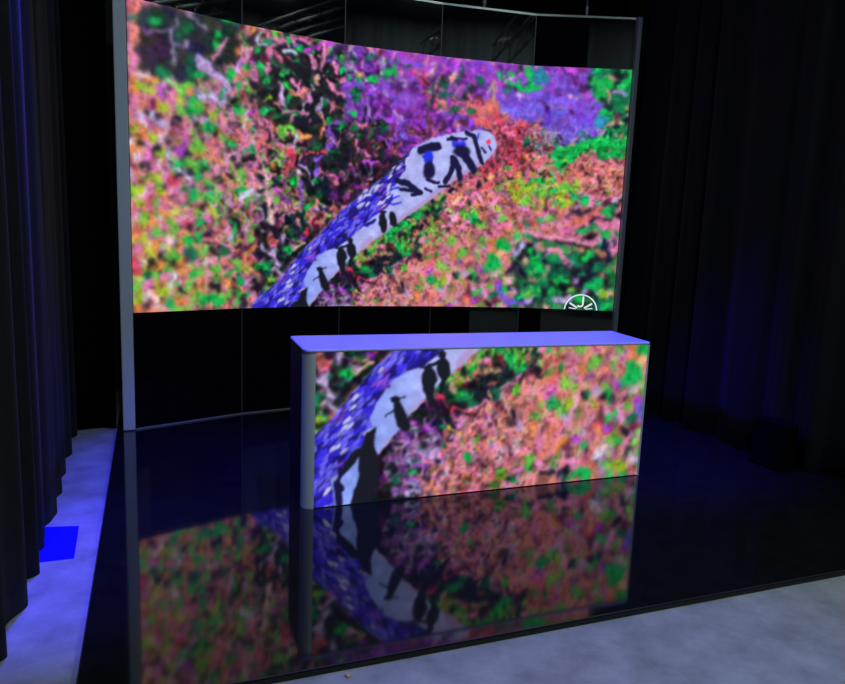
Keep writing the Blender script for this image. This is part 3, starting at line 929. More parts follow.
def mat(name, base=(0.5, 0.5, 0.5), rough=0.5, metal=0.0, ior=1.5, spec=0.5, noise=None, bump=None, sheen=0.0):
    m = bpy.data.materials.new(name)
    m.use_nodes = True
    nt = m.node_tree
    b = nt.nodes['Principled BSDF']
    b.inputs['Base Color'].default_value = (*base, 1)
    b.inputs['Roughness'].default_value = rough
    b.inputs['Metallic'].default_value = metal
    b.inputs['IOR'].default_value = ior
    b.inputs['Specular IOR Level'].default_value = spec
    b.inputs['Sheen Weight'].default_value = sheen
    tc = nt.nodes.new('ShaderNodeTexCoord')
    if noise:
        scale, lo, hi, detail = noise
        n = nt.nodes.new('ShaderNodeTexNoise')
        n.inputs['Scale'].default_value = scale
        n.inputs['Detail'].default_value = detail
        n.inputs['Roughness'].default_value = 0.65
        r = nt.nodes.new('ShaderNodeValToRGB')
        r.color_ramp.elements[0].position = 0.3
        r.color_ramp.elements[1].position = 0.72
        r.color_ramp.elements[0].color = (*[v * lo for v in base], 1)
        r.color_ramp.elements[1].color = (*[v * hi for v in base], 1)
        nt.links.new(tc.outputs['Object'], n.inputs['Vector'])
        nt.links.new(n.outputs['Fac'], r.inputs['Fac'])
        nt.links.new(r.outputs['Color'], b.inputs['Base Color'])
    if bump:
        scale, st, dist = bump
        n2 = nt.nodes.new('ShaderNodeTexNoise')
        n2.inputs['Scale'].default_value = scale
        n2.inputs['Detail'].default_value = 5
        bp = nt.nodes.new('ShaderNodeBump')
        bp.inputs['Strength'].default_value = st
        bp.inputs['Distance'].default_value = dist
        nt.links.new(tc.outputs['Object'], n2.inputs['Vector'])
        nt.links.new(n2.outputs['Fac'], bp.inputs['Height'])
        nt.links.new(bp.outputs['Normal'], b.inputs['Normal'])
    return m

def emis(name, col, s):
    m = bpy.data.materials.new(name)
    m.use_nodes = True
    b = m.node_tree.nodes['Principled BSDF']
    b.inputs['Base Color'].default_value = (*col, 1)
    b.inputs['Emission Color'].default_value = (*col, 1)
    b.inputs['Emission Strength'].default_value = s
    return m

def screen_material():
    m = bpy.data.materials.new('led_picture')
    m.use_nodes = True
    nt = m.node_tree
    b = nt.nodes['Principled BSDF']
    b.inputs['Base Color'].default_value = (0.004, 0.004, 0.005, 1)
    b.inputs['Roughness'].default_value = 0.35
    b.inputs['Specular IOR Level'].default_value = 0.15
    a = nt.nodes.new('ShaderNodeVertexColor')
    a.layer_name = 'picture'
    nt.links.new(a.outputs['Color'], b.inputs['Emission Color'])
    b.inputs['Emission Strength'].default_value = SCREEN_GAIN
    return m

def obj(name, bm, m, parent=None, smooth=False, bevel=0.0):
    me = bpy.data.meshes.new(name)
    bmesh.ops.recalc_face_normals(bm, faces=bm.faces[:])
    bm.to_mesh(me)
    bm.free()
    me.materials.append(m)
    if smooth:
        for p in me.polygons:
            p.use_smooth = True
    o = bpy.data.objects.new(name, me)
    C.objects.link(o)
    if parent:
        o.parent = parent
    if bevel:
        md = o.modifiers.new('bevel', 'BEVEL')
        md.width = bevel
        md.segments = 3
        md.limit_method = 'ANGLE'
    return o

def box(bm, x0, x1, y0, y1, z0, z1, M=None):
    vs = [bm.verts.new((x, y, z)) for z in (z0, z1) for x, y in ((x0, y0), (x1, y0), (x1, y1), (x0, y1))]
    for f in ((3, 2, 1, 0), (4, 5, 6, 7), (0, 1, 5, 4), (1, 2, 6, 5), (2, 3, 7, 6), (3, 0, 4, 7)):
        bm.faces.new([vs[i] for i in f])
    if M is not None:
        bmesh.ops.transform(bm, matrix=M, verts=vs)
    return vs

def prism(bm, pts, z0, z1):
    lo = [bm.verts.new((x, y, z0)) for x, y in pts]
    hi = [bm.verts.new((x, y, z1)) for x, y in pts]
    bm.faces.new(lo[::-1])
    bm.faces.new(hi)
    n = len(pts)
    for i in range(n):
        bm.faces.new((lo[i], lo[(i + 1) % n], hi[(i + 1) % n], hi[i]))

def tube(bm, p, q, r0, r1=None, n=12):
    p, q = Vector(p), Vector(q)
    r1 = r0 if r1 is None else r1
    d = (q - p).normalized()
    a = d.orthogonal().normalized()
    b = d.cross(a)
    A, B = [], []
    for i in range(n):
        t = 2 * math.pi * i / n
        v = a * math.cos(t) + b * math.sin(t)
        A.append(bm.verts.new(p + v * r0))
        B.append(bm.verts.new(q + v * r1))
    for i in range(n):
        j = (i + 1) % n
        bm.faces.new((A[i], A[j], B[j], B[i]))
    bm.faces.new(A[::-1])
    bm.faces.new(B)

def thing(name, label, cat, loc=(0, 0, 0), group=None):
    o = bpy.data.objects.new(name, None)
    C.objects.link(o)
    o.location = loc
    o.empty_display_size = 0.1
    o['label'] = label
    o['category'] = cat
    if group:
        o['group'] = group
    return o

def tag(o, label, cat, group=None):
    o['label'] = label
    o['category'] = cat
    if group:
        o['group'] = group
    return o

def struct(name, bm, m):
    o = obj(name, bm, m)
    o['kind'] = 'structure'
    return o

def keep_world(o, root):
    o.parent = root
    o.matrix_parent_inverse = Matrix.Translation(root.location).inverted()
    return o

# ------------------------------------------------------------------ levels that set the brightness
SCREEN_GAIN = 1.0
# ------------------------------------------------------------------ materials
M_glass_floor = mat('black_gloss_glass', (0.009, 0.009, 0.010), 0.055, ior=1.62, noise=(9, 0.75, 1.3, 6))
M_edge = mat('black_edge_rubber', (0.006, 0.006, 0.006), 0.6)
M_edge_trim = mat('stage_edge_trim', (0.06, 0.06, 0.065), 0.35, 0.5)
M_panel = mat('black_wall_glass', (0.004, 0.004, 0.006), 0.03, ior=1.5)
M_seam = mat('seam_grey', (0.11, 0.12, 0.13), 0.45, 0.3)
M_frame = mat('grey_aluminium', (0.62, 0.70, 0.76), 0.5, 0.1)
M_frame_dark = mat('dark_aluminium', (0.30, 0.33, 0.37), 0.45, 0.2)
M_rail = mat('top_rail_metal', (0.25, 0.27, 0.28), 0.3, 0.8)
M_column = mat('counter_aluminium', (0.66, 0.74, 0.76), 0.45, 0.15)
M_black = mat('matt_black', (0.008, 0.008, 0.010), 0.7)
M_top = mat('white_laminate', (0.72, 0.72, 0.76), 0.35)
M_concrete = mat('polished_concrete', (0.40, 0.41, 0.41), 0.55, noise=(5.5, 0.66, 1.22, 12), bump=(30, 0.3, 0.004))
M_curtain = mat('black_wool_serge', (0.012, 0.013, 0.015), 0.95, spec=0.1, noise=(40, 0.8, 1.2, 3), sheen=0.05)
M_curtain_back = mat('black_velvet', (0.004, 0.004, 0.005), 1.0, spec=0.0, noise=(40, 0.8, 1.2, 3))
M_grey_drape = mat('grey_drape', (0.38, 0.42, 0.44), 0.95, spec=0.1)
M_wallp = mat('dark_paint', (0.05, 0.055, 0.06), 0.9)
M_truss = mat('truss_aluminium', (0.5, 0.5, 0.5), 0.35, 0.9)
M_vinyl = mat('blue_vinyl', (0.0, 0.0, 0.95), 0.5)
M_scrap = mat('orange_scrap', (0.75, 0.42, 0.28), 0.7)
M_logo = emis('logo_white', (0.80, 0.88, 0.92), 0.9)
M_lens_blue = emis('blue_lens', (0.05, 0.05, 1.0), 6.0)
M_lens_white = emis('white_lens', (0.8, 0.9, 1.0), 2.0)

# ------------------------------------------------------------------ the setting
bm = bmesh.new(); box(bm, -3.2, 7.2, -5.2, 7.6, -0.23, -0.03)
struct('floor', bm, M_concrete)
for nm, a in (('wall_left', (-3.2, -3.1, -5.2, 7.6, -0.03, 6.2)), ('wall_right', (7.1, 7.2, -5.2, 7.6, -0.03, 6.2)),
              ('wall_back', (-3.1, 7.1, 7.5, 7.6, -0.03, 6.2)), ('wall_front', (-3.1, 7.1, -5.2, -5.1, -0.03, 6.2)),
              ('ceiling', (-3.2, 7.2, -5.2, 7.6, 6.2, 6.3))):
    bm = bmesh.new(); box(bm, *a); struct(nm, bm, M_wallp)

# ------------------------------------------------------------------ glossy stage floor
SX0, SX1, SY0, SY1, SEAM = -0.281, 5.3, 2.42, 7.0, 4.325
stage = thing('stage_platform', 'low black mirror-glass stage floor laid on the grey concrete', 'stage', (0, 2.42, -0.03))
for y0, y1 in ((SY0 + 0.006, SEAM - 0.0012), (SEAM + 0.0012, SY1)):
    bm = bmesh.new(); box(bm, SX0 + 0.006, SX1, y0, y1, -0.008, 0.0)
    keep_world(obj('glass_sheet', bm, M_glass_floor), stage)
bm = bmesh.new(); box(bm, SX0, SX1, SY0, SY1, -0.03, -0.008)
keep_world(obj('platform_base', bm, M_edge), stage)
bm = bmesh.new()
box(bm, SX0 + 0.002, SX1, SY0 + 0.001, SY0 + 0.006, -0.003, 0.0)
box(bm, SX0, SX0 + 0.005, SY0 + 0.006, SY1, -0.007, 0.0)
keep_world(obj('edge_trim', bm, M_edge_trim), stage)

# ------------------------------------------------------------------ faceted video wall
WV = [(-0.138, 5.9272), (0.7273, 6.2437), (1.6384, 6.4249), (2.5479, 6.3979), (3.4623, 6.2788), (4.3476, 5.9389)]
ZB, ZT, ZTOP = 0.9446, 3.2766, 3.7317
WV = [Vector(p) for p in WV]
LEN = [(WV[i + 1] - WV[i]).length for i in range(5)]
CUM = [0.0]
for l in LEN:
    CUM.append(CUM[-1] + l)
wall = thing('led_video_wall', 'tall faceted video wall showing a banded snake on moss', 'video wall', (2.1, 6.1, 0))

def facet(i):
    e = (WV[i + 1] - WV[i]).normalized()
    return e, Vector((e.y, -e.x))           # along, towards the viewer

for i in range(5):
    e, n = facet(i)
    a, b_ = WV[i] + e * 0.0015, WV[i + 1] - e * 0.0015
    bm = bmesh.new()
    prism(bm, [a, b_, b_ - n * 0.05, a - n * 0.05], 0.002, ZTOP)
    keep_world(obj('glass_panel', bm, M_panel), wall)
for i in range(1, 5):
    n = ((facet(i - 1)[1] + facet(i)[1]) / 2).normalized()
    t = Vector((-n.y, n.x))
    for z0, z1 in ((0.002, ZB - 0.002), (ZT + 0.002, ZTOP)):
        bm = bmesh.new()
        c = WV[i]
        w = 0.0035
        prism(bm, [c + t * w + n * 0.002, c - t * w + n * 0.002, c - t * w - n * 0.01, c + t * w - n * 0.01], z0, z1)
        keep_world(obj('seam_strip', bm, M_seam), wall)
off = [((facet(max(0, i - 1))[1] + facet(min(4, i))[1]) / 2).normalized() for i in range(6)]

def rail(name, z0, z1, f, b, m):
    bm = bmesh.new()
    fr = [WV[i] + off[i] * f for i in range(6)]
    bk = [WV[i] - off[i] * b for i in range(6)]
    for i in range(5):
        prism(bm, [fr[i], fr[i + 1], bk[i + 1], bk[i]], z0, z1)
    bmesh.ops.remove_doubles(bm, verts=bm.verts[:], dist=1e-5)
    return keep_world(obj(name, bm, m), wall)
rail('top_rail', ZTOP, ZTOP + 0.018, 0.004, 0.055, M_rail)
rail('bottom_rail', 0.0015, 0.012, 0.006, 0.05, M_frame_dark)
bm = bmesh.new(); box(bm, -0.232, -0.142, 5.90, 5.99, 0.006, ZTOP + 0.02)
keep_world(obj('side_post', bm, M_frame, bevel=0.008), wall)['label'] = 'pale grey post at the left end'
bm = bmesh.new(); box(bm, -0.236, -0.138, 5.895, 5.995, 0.0015, 0.006)
keep_world(obj('post_foot', bm, M_rail), wall)
bm = bmesh.new(); box(bm, 4.352, 4.398, 5.90, 5.97, 0.0015, ZTOP + 0.02)
keep_world(obj('side_post', bm, M_frame_dark, bevel=0.006), wall)['label'] = 'thin dark post at the right end'
# back structure keeps the facets up
for i in range(6):
    c = WV[i] - off[i] * 0.09
    bm = bmesh.new(); tube(bm, (c.x, c.y, 0.0015), (c.x, c.y, ZTOP - 0.05), 0.025)
    keep_world(obj('support_tube', bm, M_frame_dark, smooth=True), wall)
# rods that hold the head of the wall
for i, t in ((3, 0.43), (4, 0.5)):
    e, n = facet(i)
    c = WV[i] + e * LEN[i] * t
    bm = bmesh.new(); tube(bm, (c.x, c.y, ZTOP + 0.05), (c.x, c.y, 6.19), 0.011)
    r = keep_world(obj('hanging_rod', bm, M_rail, smooth=True), wall)
    bm = bmesh.new()
    tube(bm, (c.x, c.y, ZTOP + 0.1), (c.x, c.y, ZTOP + 0.018), 0.022, 0.014)
    tube(bm, (c.x - 0.02, c.y, ZTOP + 0.06), (c.x + 0.02, c.y, ZTOP + 0.06), 0.008)
    obj('rod_clamp', bm, M_rail, r)

PICTURE = paint_picture()

def sample(X, Z):
    fx = np.clip((X - PX0) * RES - 0.5, 0, PW - 1.001)
    fz = np.clip((Z - PZ0) * RES - 0.5, 0, PH - 1.001)
    x0, z0 = fx.astype(int), fz.astype(int)
    tx, tz = (fx - x0)[:, None], (fz - z0)[:, None]
    c = (PICTURE[z0, x0] * (1 - tx) * (1 - tz) + PICTURE[z0, x0 + 1] * tx * (1 - tz)
         + PICTURE[z0 + 1, x0] * (1 - tx) * tz + PICTURE[z0 + 1, x0 + 1] * tx * tz)
    return np.where(c <= 0.04045, c / 12.92, ((c + 0.055) / 1.055) ** 2.4)

def picture_mesh(name, P, nx, nz, XZ, parent):
    """a grid of (nx+1)*(nz+1) points carrying the picture as a colour attribute"""
    me = bpy.data.meshes.new(name)
    idx = np.arange((nx + 1) * (nz + 1)).reshape(nz + 1, nx + 1)
    q = np.stack([idx[:-1, :-1], idx[:-1, 1:], idx[1:, 1:], idx[1:, :-1]], -1).reshape(-1, 4)
    me.vertices.add(len(P)); me.vertices.foreach_set('co', P.astype(np.float32).ravel())
    me.loops.add(q.size); me.loops.foreach_set('vertex_index', q.astype(np.int32).ravel())
    me.polygons.add(len(q)); me.polygons.foreach_set('loop_start', np.arange(0, q.size, 4, dtype=np.int32))
    me.update(calc_edges=True)
    col = np.concatenate([sample(XZ[:, 0], XZ[:, 1]), np.ones((len(P), 1))], 1)
    at = me.color_attributes.new('picture', 'FLOAT_COLOR', 'POINT')
    at.data.foreach_set('color', col.astype(np.float32).ravel())
    me.materials.append(M_screen)
    o = bpy.data.objects.new(name, me)
    C.objects.link(o)
    return keep_world(o, parent)

M_screen = screen_material()
# the lit sheet follows the facets, 3 mm proud of the glass
SC = [WV[i] + off[i] * 0.003 for i in range(6)]
per, nz = 130, 330
s = np.linspace(0, 5, per * 5 + 1)
i_ = np.minimum(s.astype(int), 4)
t_ = s - i_
SCn = np.array([list(p) for p in SC])
xy = SCn[i_] * (1 - t_)[:, None] + SCn[i_ + 1] * t_[:, None]
arc = np.array(CUM)[i_] + t_ * np.array(LEN)[i_]
zz = np.linspace(ZB, ZT, nz + 1)
P = np.concatenate([np.tile(xy, (nz + 1, 1)), np.repeat(zz, len(s))[:, None]], 1)
XZ = np.stack([np.tile(arc, nz + 1), np.repeat(zz, len(s))], 1)
wall_screen = picture_mesh('screen', P, per * 5, nz, XZ, wall)

# round channel mark cut off by the lower edge of the picture
def on_wall(a, z, out=0.006):
    i = max(k for k in range(5) if CUM[k] <= a or k == 0)
    e, n = facet(i)
    p = WV[i] + e * (a - CUM[i]) + n * out
    return (p.x, p.y, z)
LC, LR, LZ = CUM[4] + 0.655 * LEN[4], 0.165, 0.934
bm = bmesh.new()
K = 40
for r0, r1 in ((LR - 0.007, LR + 0.004),):
    prev = None
    for k in range(K + 1):
        t = math.pi * k / K
        za, zb = LZ + r0 * math.sin(t), LZ + r1 * math.sin(t)
        if zb < ZB:
            continue
        cur = [bm.verts.new(on_wall(LC + r * math.cos(t), max(z, ZB), o)) for r, z, o in ((r0, za, 0.004), (r1, zb, 0.004), (r1, zb, 0.006), (r0, za, 0.006))]
        if prev:
            for a in range(4):
                bm.faces.new((prev[a], prev[(a + 1) % 4], cur[(a + 1) % 4], cur[a]))
        prev = cur
obj('channel_mark', bm, M_logo, wall_screen)['label'] = 'white ring of the round channel mark'

def line_on_wall(bm, pts, w):
    prev = None
    for k, (a, z) in enumerate(pts):
        a2, z2 = pts[min(k + 1, len(pts) - 1)]
        a1, z1 = pts[max(k - 1, 0)]
        d = Vector((a2 - a1, z2 - z1)).normalized()
        nx_, nz_ = -d.y * w, d.x * w
        cur = [bm.verts.new(on_wall(a + sx * nx_, max(ZB, z + sx * nz_), o)) for sx, o in ((-1, 0.004), (1, 0.004), (1, 0.006), (-1, 0.006))]
        if prev:
            for q in range(4):
                bm.faces.new((prev[q], prev[(q + 1) % 4], cur[(q + 1) % 4], cur[q]))
        prev = cur
bm = bmesh.new()
hook = [(LC + 0.021, LZ + 0.148), (LC + 0.021, LZ + 0.07)] + [(LC - 0.007 + 0.028 * math.cos(t), LZ + 0.07 - 0.026 * math.sin(t)) for t in (0.5, 1.0, 1.57, 2.1, 2.6)]
line_on_wall(bm, hook, 0.0075)
for sg in (-1, 1):
    line_on_wall(bm, [(LC + sg * 0.035, LZ + 0.03), (LC + sg * 0.112, LZ + 0.078)], 0.008)
    line_on_wall(bm, [(LC + sg * 0.05, LZ + 0.02), (LC + sg * 0.12, LZ + 0.03)], 0.004)
obj('channel_mark', bm, M_logo, wall_screen)['label'] = 'letter J and spread lines inside the channel mark'

# ------------------------------------------------------------------ counter with a screen front
X0, Y0, CW, CD, CH = 0.8085, 3.9506, 2.4159, 0.513, 0.967
X1 = X0 + CW
YB = Y0 + CD
XB = X1 + 0.075                                                     # the back is a little longer than the front
counter = thing('reception_counter', 'long counter with a lit screen front and pale glowing-lilac top', 'counter', (X0 + CW / 2, Y0 + CD / 2, 0))
bm = bmesh.new()
R = 0.068
pts = [(X0 + R, Y0)]
pts = [(X0 + R - R * math.sin(a), Y0 + R - R * math.cos(a)) for a in [math.pi / 2 * k / 10 for k in range(11)]]
pts += [(X0 + 0.03, Y0 + R), (X0 + R, Y0 + 0.03)]
prism(bm, pts, 0.0, CH - 0.02)
keep_world(obj('corner_column', bm, M_column), counter)['label'] = 'rounded grey metal corner'
bm = bmesh.new(); prism(bm, [(X0 + 0.002, Y0 + R), (X0 + 0.02, Y0 + R), (X0 + 0.03, YB - 0.03), (X0 + 0.012, YB - 0.03)], 0.0, CH - 0.02)
keep_world(obj('end_panel', bm, M_black), counter)
bm = bmesh.new(); prism(bm, [(X1 - 0.03, Y0 + 0.02), (X1, Y0 + 0.02), (XB - 0.01, YB - 0.03), (XB - 0.04, YB - 0.03)], 0.0, CH - 0.02)
keep_world(obj('end_panel', bm, M_black), counter)
bm = bmesh.new(); box(bm, X0 + 0.03, XB - 0.04, YB - 0.05, YB - 0.03, 0.0, CH - 0.02)
keep_world(obj('back_panel', bm, M_black), counter)
bm = bmesh.new(); box(bm, X0 + R, X1 - 0.02, Y0 + 0.012, Y0 + 0.05, 0.0, CH - 0.02)
keep_world(obj('screen_cabinet', bm, M_black), counter)
bm = bmesh.new(); box(bm, X1 - 0.014, X1, Y0, Y0 + 0.02, 0.0, CH - 0.02)
keep_world(obj('edge_trim', bm, M_column), counter)
bm = bmesh.new(); box(bm, X0 + R - 0.012, X1 - 0.014, Y0 + 0.004, Y0 + 0.012, 0.0, 0.006)
keep_world(obj('bottom_trim', bm, M_black), counter)
r = 0.055
def rounded(pts, rad, n=6):
    out = []
    m = len(pts)
    for i, p in enumerate(pts):
        p = Vector(p); a = Vector(pts[i - 1]); b = Vector(pts[(i + 1) % m])
        rr = rad[i]
        pa, pb = p + (a - p).normalized() * rr, p + (b - p).normalized() * rr
        for k in range(n + 1):
            t = k / n
            out.append(tuple(pa * (1 - t) ** 2 + p * 2 * t * (1 - t) + pb * t * t))
    return out
bm = bmesh.new()
prism(bm, rounded([(X0 - 0.004, Y0 - 0.012), (X1 - 0.004, Y0 - 0.012), (XB - 0.01, YB + 0.02), (X0 + 0.012, YB + 0.01)], [0.06, 0.02, 0.02, 0.03]), CH - 0.02, CH)
keep_world(obj('countertop', bm, M_top, bevel=0.0098), counter)
nx, nz = 400, 160
xs = np.linspace(X0 + R - 0.002, X1 - 0.014, nx + 1)
zs = np.linspace(0.006, CH - 0.022, nz + 1)
P = np.stack([np.tile(xs, nz + 1), np.full((nx + 1) * (nz + 1), Y0 + 0.004), np.repeat(zs, nx + 1)], 1)
XZ = np.stack([P[:, 0] - X0 + 1.083, P[:, 2] + 0.643], 1)
picture_mesh('screen', P, nx, nz, XZ, counter)

# ------------------------------------------------------------------ curtains
def curtain(name, label, path, z0, z1, m, seed, amp=0.03, wave=0.3, phase=0.0, group=None, hemlift=0.0, lean=0.0):
    rng = np.random.default_rng(seed)
    pts = [Vector(p) for p in path]
    L = [0.0]
    for i in range(len(pts) - 1):
        L.append(L[-1] + (pts[i + 1] - pts[i]).length)
    n = int(L[-1] / 0.012)
    # irregular fold phases
    ph, amps = [], []
    a = phase
    step = wave
    k = 0
    knots = [0.0]
    while knots[-1] < L[-1] + wave:
        knots.append(knots[-1] + wave * rng.uniform(0.6, 1.5))
    kn_amp = rng.uniform(0.45, 1.25, len(knots))
    rows = 14
    bm = bmesh.new()
    grid = []
    for j in range(rows + 1):
        v = j / rows
        z = z0 + (z1 - z0) * v
        row = []
        for i in range(n + 1):
            s_ = L[-1] * i / n
            q = 0
            while q < len(L) - 2 and s_ > L[q + 1]:
                q += 1
            e = (pts[q + 1] - pts[q]).normalized()
            p = pts[q] + e * (s_ - L[q])
            nn = Vector((-e.y, e.x))
            kk = max(x for x in range(len(knots)) if knots[x] <= s_)
            u = (s_ - knots[kk]) / (knots[kk + 1] - knots[kk])
            am = amp * (kn_amp[kk] * (1 - u) + kn_amp[min(kk + 1, len(kn_amp) - 1)] * u) * (1.15 - 0.55 * v)
            dv = math.sin(2 * math.pi * (u + 0.05 * math.sin(3 * v + kk))) * am + 0.3 * am * math.sin(4 * math.pi * u + kk)
            p = p + nn * (dv + lean * v)
            zz = z + (hemlift * 0.5 * (1 + math.sin(2.1 * s_ + seed)) if j == 0 else 0)
            row.append(bm.verts.new((p.x, p.y, zz)))
        grid.append(row)
    for j in range(rows):
        for i in range(n):
            bm.faces.new((grid[j][i], grid[j][i + 1], grid[j + 1][i + 1], grid[j + 1][i]))
    o = obj(name, bm, m, smooth=True)
    md = o.modifiers.new('cloth', 'SOLIDIFY')
    md.thickness = 0.004
    return tag(o, label, 'curtain', group)

curtain('curtain', 'black pleated curtain hanging along the left side over bare concrete', [(-0.62, 0.3), (-0.60, 2.6), (-0.57, 3.3), (-0.56, 4.2), (-0.585, 5.2), (-0.62, 6.02)], -0.028, 4.5, M_curtain, 3, 0.030, 0.36)
curtain('curtain', 'flat black curtain closing the gap behind the left post', [(-1.6, 6.16), (-0.29, 6.13)], -0.028, 4.5, M_curtain_back, 5, 0.012, 0.3)
curtain('curtain', 'black backdrop curtain behind the video wall', [(-0.2, 7.15), (5.6, 7.15)], -0.028, 5.2, M_curtain_back, 8, 0.03, 0.3)
curtain('curtain', 'black curtain with soft folds hanging over the right side of the stage', [(4.62, 6.6), (4.55, 5.6), (4.50, 4.8), (4.50, 4.2), (4.58, 3.7), (4.72, 3.25), (4.78, 2.4), (4.8, 1.2)], 0.004, 4.45, M_curtain, 11, 0.05, 0.42)
curtain('curtain', 'grey drape across the hall, mirrored faintly in the upper glass of the video wall', [(2.6, -2.3), (6.9, -2.3)], -0.028, 6.15, M_grey_drape, 13, 0.06, 0.35)

# dark box pushed against the right curtain
bm = bmesh.new()
box(bm, 4.30, 4.46, 3.72, 4.02, 0.0, 0.36)
for v in bm.verts:
    if v.co.z > 0.3 and v.co.x < 4.35:
        v.co.x += 0.04
tag(obj('equipment_case', bm, M_curtain_back, bevel=0.02), 'low dark box at the foot of the right curtain', 'case')


# ------------------------------------------------------------------ small things on the concrete
bm = bmesh.new()
prism(bm, [(-0.66, 3.705), (-0.388, 3.71), (-0.400, 4.125), (-0.66, 4.175)], -0.03, -0.0285)
tag(obj('floor_sheet', bm, M_vinyl), 'vivid blue square sheet lying on the concrete beside the left curtain', 'floor sheet')
bm = bmesh.new()
bmesh.ops.create_icosphere(bm, subdivisions=2, radius=0.012)
for v in bm.verts:
    v.co.z *= 0.5
    v.co.x *= 1.0 + 0.25 * math.sin(5 * v.co.y * 80)
o = obj('pebble', bm, M_scrap, smooth=True)
o.location = (0.672, 2.378, -0.024)
tag(o, 'tiny orange crumb on the concrete at the front stage edge', 'crumb')

# ------------------------------------------------------------------ truss and lamps above
def truss(name, label, a, b, h=0.29):
    a, b = Vector(a), Vector(b)
    root = thing(name, label, 'truss', a)
    d = (b - a).normalized()
    side = d.cross(Vector((0, 0, 1))).normalized() * h / 2
    up = Vector((0, 0, h / 2))
    L_ = (b - a).length
    for sx in (-1, 1):
        for sz in (-1, 1):
            bm = bmesh.new(); tube(bm, a + side * sx + up * sz, b + side * sx + up * sz, 0.024, n=10)
            keep_world(obj('chord', bm, M_truss, smooth=True), root)
    bm = bmesh.new()
    n = int(L_ / h)
    for k in range(n):
        p, q = a + d * (k * L_ / n), a + d * ((k + 1) * L_ / n)
        sg = 1 if k % 2 else -1
        for sx in (-1, 1):
            tube(bm, p + side * sx + up * sg, q + side * sx - up * sg, 0.009, n=6)
        tube(bm, p - side * sg + up, q + side * sg + up, 0.009, n=6)
    keep_world(obj('lacing', bm, M_truss), root)
    for k in (0.2, 0.8):
        p = a + d * (L_ * k) + up
        bm = bmesh.new()
        tube(bm, p, (p.x, p.y, 6.2), 0.006, n=6)
        keep_world(obj('suspension_cable', bm, M_black), root)
    return root
truss('lighting_truss', 'aluminium truss high above the right curtain', (4.36, 0.2, 4.85), (4.36, 4.6, 4.85))
truss('lighting_truss', 'aluminium truss crossing high above the stage, carrying the stage lamps', (-2.4, 3.9, 5.55), (6.4, 3.9, 5.55))

def lamp(label, loc, aim, colour, watts, size, blend, lens, radius=0.06):
    loc, aim = Vector(loc), Vector(aim)
    root = thing('spotlight', label, 'lamp', loc)
    d = (aim - loc).normalized()
    q = d.to_track_quat('-Z', 'Y').to_matrix().to_4x4()
    T = Matrix.Translation(loc) @ q
    bm = bmesh.new(); n = 20
    prof = [(0.0, 0.20), (0.06, 0.20), (0.095, 0.14), (0.105, 0.0), (0.098, 0.0), (0.09, 0.02), (0.0, 0.02)]
    rings = [[bm.verts.new(T @ Vector((r * math.cos(2 * math.pi * k / n), r * math.sin(2 * math.pi * k / n), z))) for k in range(n)] for r, z in prof[1:-1]]
    for a_, b_ in zip(rings, rings[1:]):
        for k in range(n):
            bm.faces.new((a_[k], a_[(k + 1) % n], b_[(k + 1) % n], b_[k]))
    bm.faces.new(rings[0])
    bm.faces.new(rings[-1])
    hs = keep_world(obj('housing', bm, M_black, smooth=False), root)
    bm = bmesh.new(); bmesh.ops.create_circle(bm, cap_ends=True, radius=0.088, segments=n, matrix=T @ Matrix.Translation((0, 0, 0.017)))
    obj('lens', bm, lens, hs)
    bm = bmesh.new()
    for sx in (-1, 1):
        tube(bm, T @ Vector((0.108 * sx, 0, 0.1)), loc + Vector((0.10 * sx, 0, 0.26)), 0.008, n=6)
    tube(bm, loc + Vector((-0.11, 0, 0.26)), loc + Vector((0.11, 0, 0.26)), 0.01, n=6)
    box(bm, loc.x - 0.02, loc.x + 0.02, loc.y - 0.17, loc.y + 0.17, loc.z + 0.26, loc.z + 0.30)
    keep_world(obj('yoke', bm, M_black), root)
    l = bpy.data.lights.new('beam', 'SPOT')
    l.color, l.energy, l.spot_size, l.spot_blend, l.shadow_soft_size = colour, watts, math.radians(size), blend, radius
    lo = bpy.data.objects.new('beam', l)
    C.objects.link(lo)
    lo.matrix_world = Matrix.Translation(loc + d * 0.02) @ q
    lo.parent = root
    lo.matrix_parent_inverse = Matrix.Translation(root.location).inverted()
    return root
LZ_ = 5.081
lamp('stage lamp overhead, aimed straight down at the counter top', (1.7, 3.9, LZ_), (1.85, 4.2, 0.9), (0.05, 0.04, 1.0), 1100, 42, 0.8, M_lens_blue)
lamp('stage lamp overhead, aimed at the strip of concrete left of the stage', (-0.40, 3.9, LZ_), (-0.38, 3.65, 0), (0.05, 0.04, 1.0), 2000, 24, 1.0, M_lens_blue)
lamp('stage lamp overhead, aimed at the right rear of the stage', (3.2, 3.9, LZ_), (3.6, 4.5, 0), (0.01, 0.01, 1.0), 2400, 34, 1.0, M_lens_blue)
lamp('stage lamp overhead, aimed at the concrete in front of the counter', (1.1, 3.9, LZ_), (1.4, 1.6, 0), (0.13, 0.13, 1.0), 420, 46, 0.9, M_lens_blue)
lamp('stage lamp overhead, aimed at the left rear of the stage', (0.45, 3.9, LZ_), (0.4, 4.9, 0), (0.01, 0.01, 1.0), 1500, 32, 1.0, M_lens_blue)

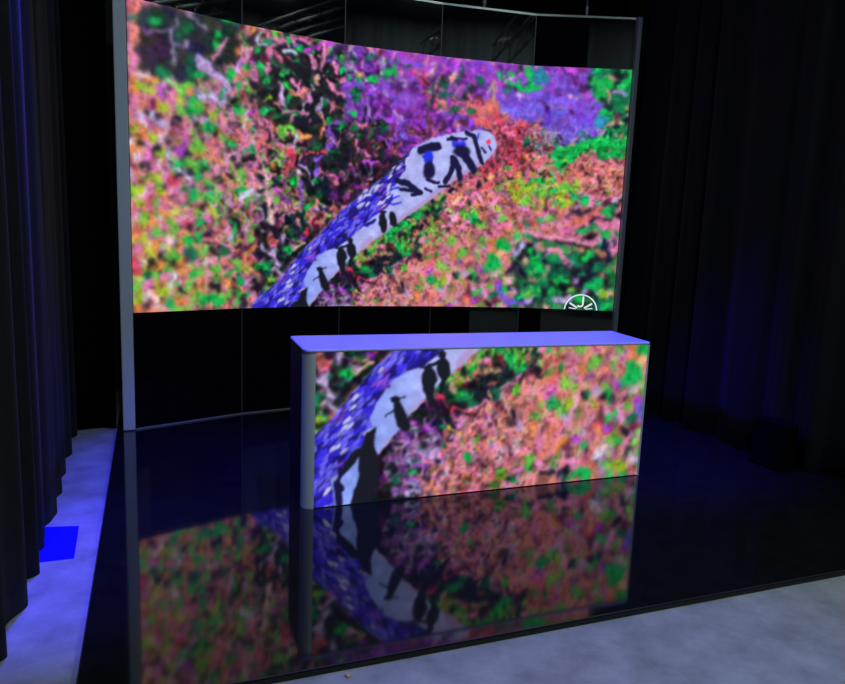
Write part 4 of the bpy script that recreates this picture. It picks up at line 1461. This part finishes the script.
def panel_light(label, x, y, z, sx, sy, col, watts):
    root = thing('ceiling_light', label, 'ceiling light', (x, y, z), 'pale ceiling lights of the hall')
    bm = bmesh.new(); box(bm, x - sx / 2 - 0.03, x + sx / 2 + 0.03, y - sy / 2 - 0.03, y + sy / 2 + 0.03, z, z + 0.06)
    keep_world(obj('housing', bm, M_black), root)
    l = bpy.data.lights.new('tube_light', 'AREA')
    l.shape, l.size, l.size_y, l.color, l.energy = 'RECTANGLE', sx, sy, col, watts
    lo = bpy.data.objects.new('tube_light', l)
    C.objects.link(lo)
    lo.location = (0, 0, -0.01)
    lo.parent = root
panel_light('flat hall ceiling light above and behind the viewer', 0.5, -1.6, 6.14, 0.9, 0.6, (0.78, 0.95, 1.0), 120)
panel_light('added flat light overhead to the right, unseen, brightening the grey drape', 4.9, -0.6, 6.14, 1.6, 0.3, (0.80, 1.0, 0.98), 110)  # extra unseen light, added to brighten the upper drape and right-hand concrete


# ------------------------------------------------------------------ camera
F_PX, PITCH, ROLL, YAW, EYE = 705.42, 0.1532, 0.0395, 0.3696, 1.65
Fv = Vector((math.sin(YAW) * math.cos(PITCH), math.cos(YAW) * math.cos(PITCH), -math.sin(PITCH)))
R0 = Vector((math.cos(YAW), -math.sin(YAW), 0))
U0 = R0.cross(Fv)
Rv = R0 * math.cos(ROLL) + U0 * math.sin(ROLL)
Uv = -R0 * math.sin(ROLL) + U0 * math.cos(ROLL)
cam = bpy.data.cameras.new('camera')
cam.sensor_fit = 'HORIZONTAL'
cam.sensor_width = 36
cam.lens = F_PX * 36 / 845
cam.clip_start = 0.05
co = bpy.data.objects.new('camera', cam)
C.objects.link(co)
M = Matrix((Rv, Uv, -Fv)).transposed().to_4x4()
M.translation = (0, 0, EYE)
co.matrix_world = M
bpy.context.scene.camera = co

# ------------------------------------------------------------------ world and view
w = bpy.data.worlds.new('world')
bpy.context.scene.world = w
w.use_nodes = True
w.node_tree.nodes['Background'].inputs['Color'].default_value = (0, 0, 0, 1)
w.node_tree.nodes['Background'].inputs['Strength'].default_value = 0.0
vs = bpy.context.scene.view_settings
vs.view_transform = 'Standard'
vs.look = 'None'
vs.exposure = 0
vs.gamma = 1
vs.use_curve_mapping = False
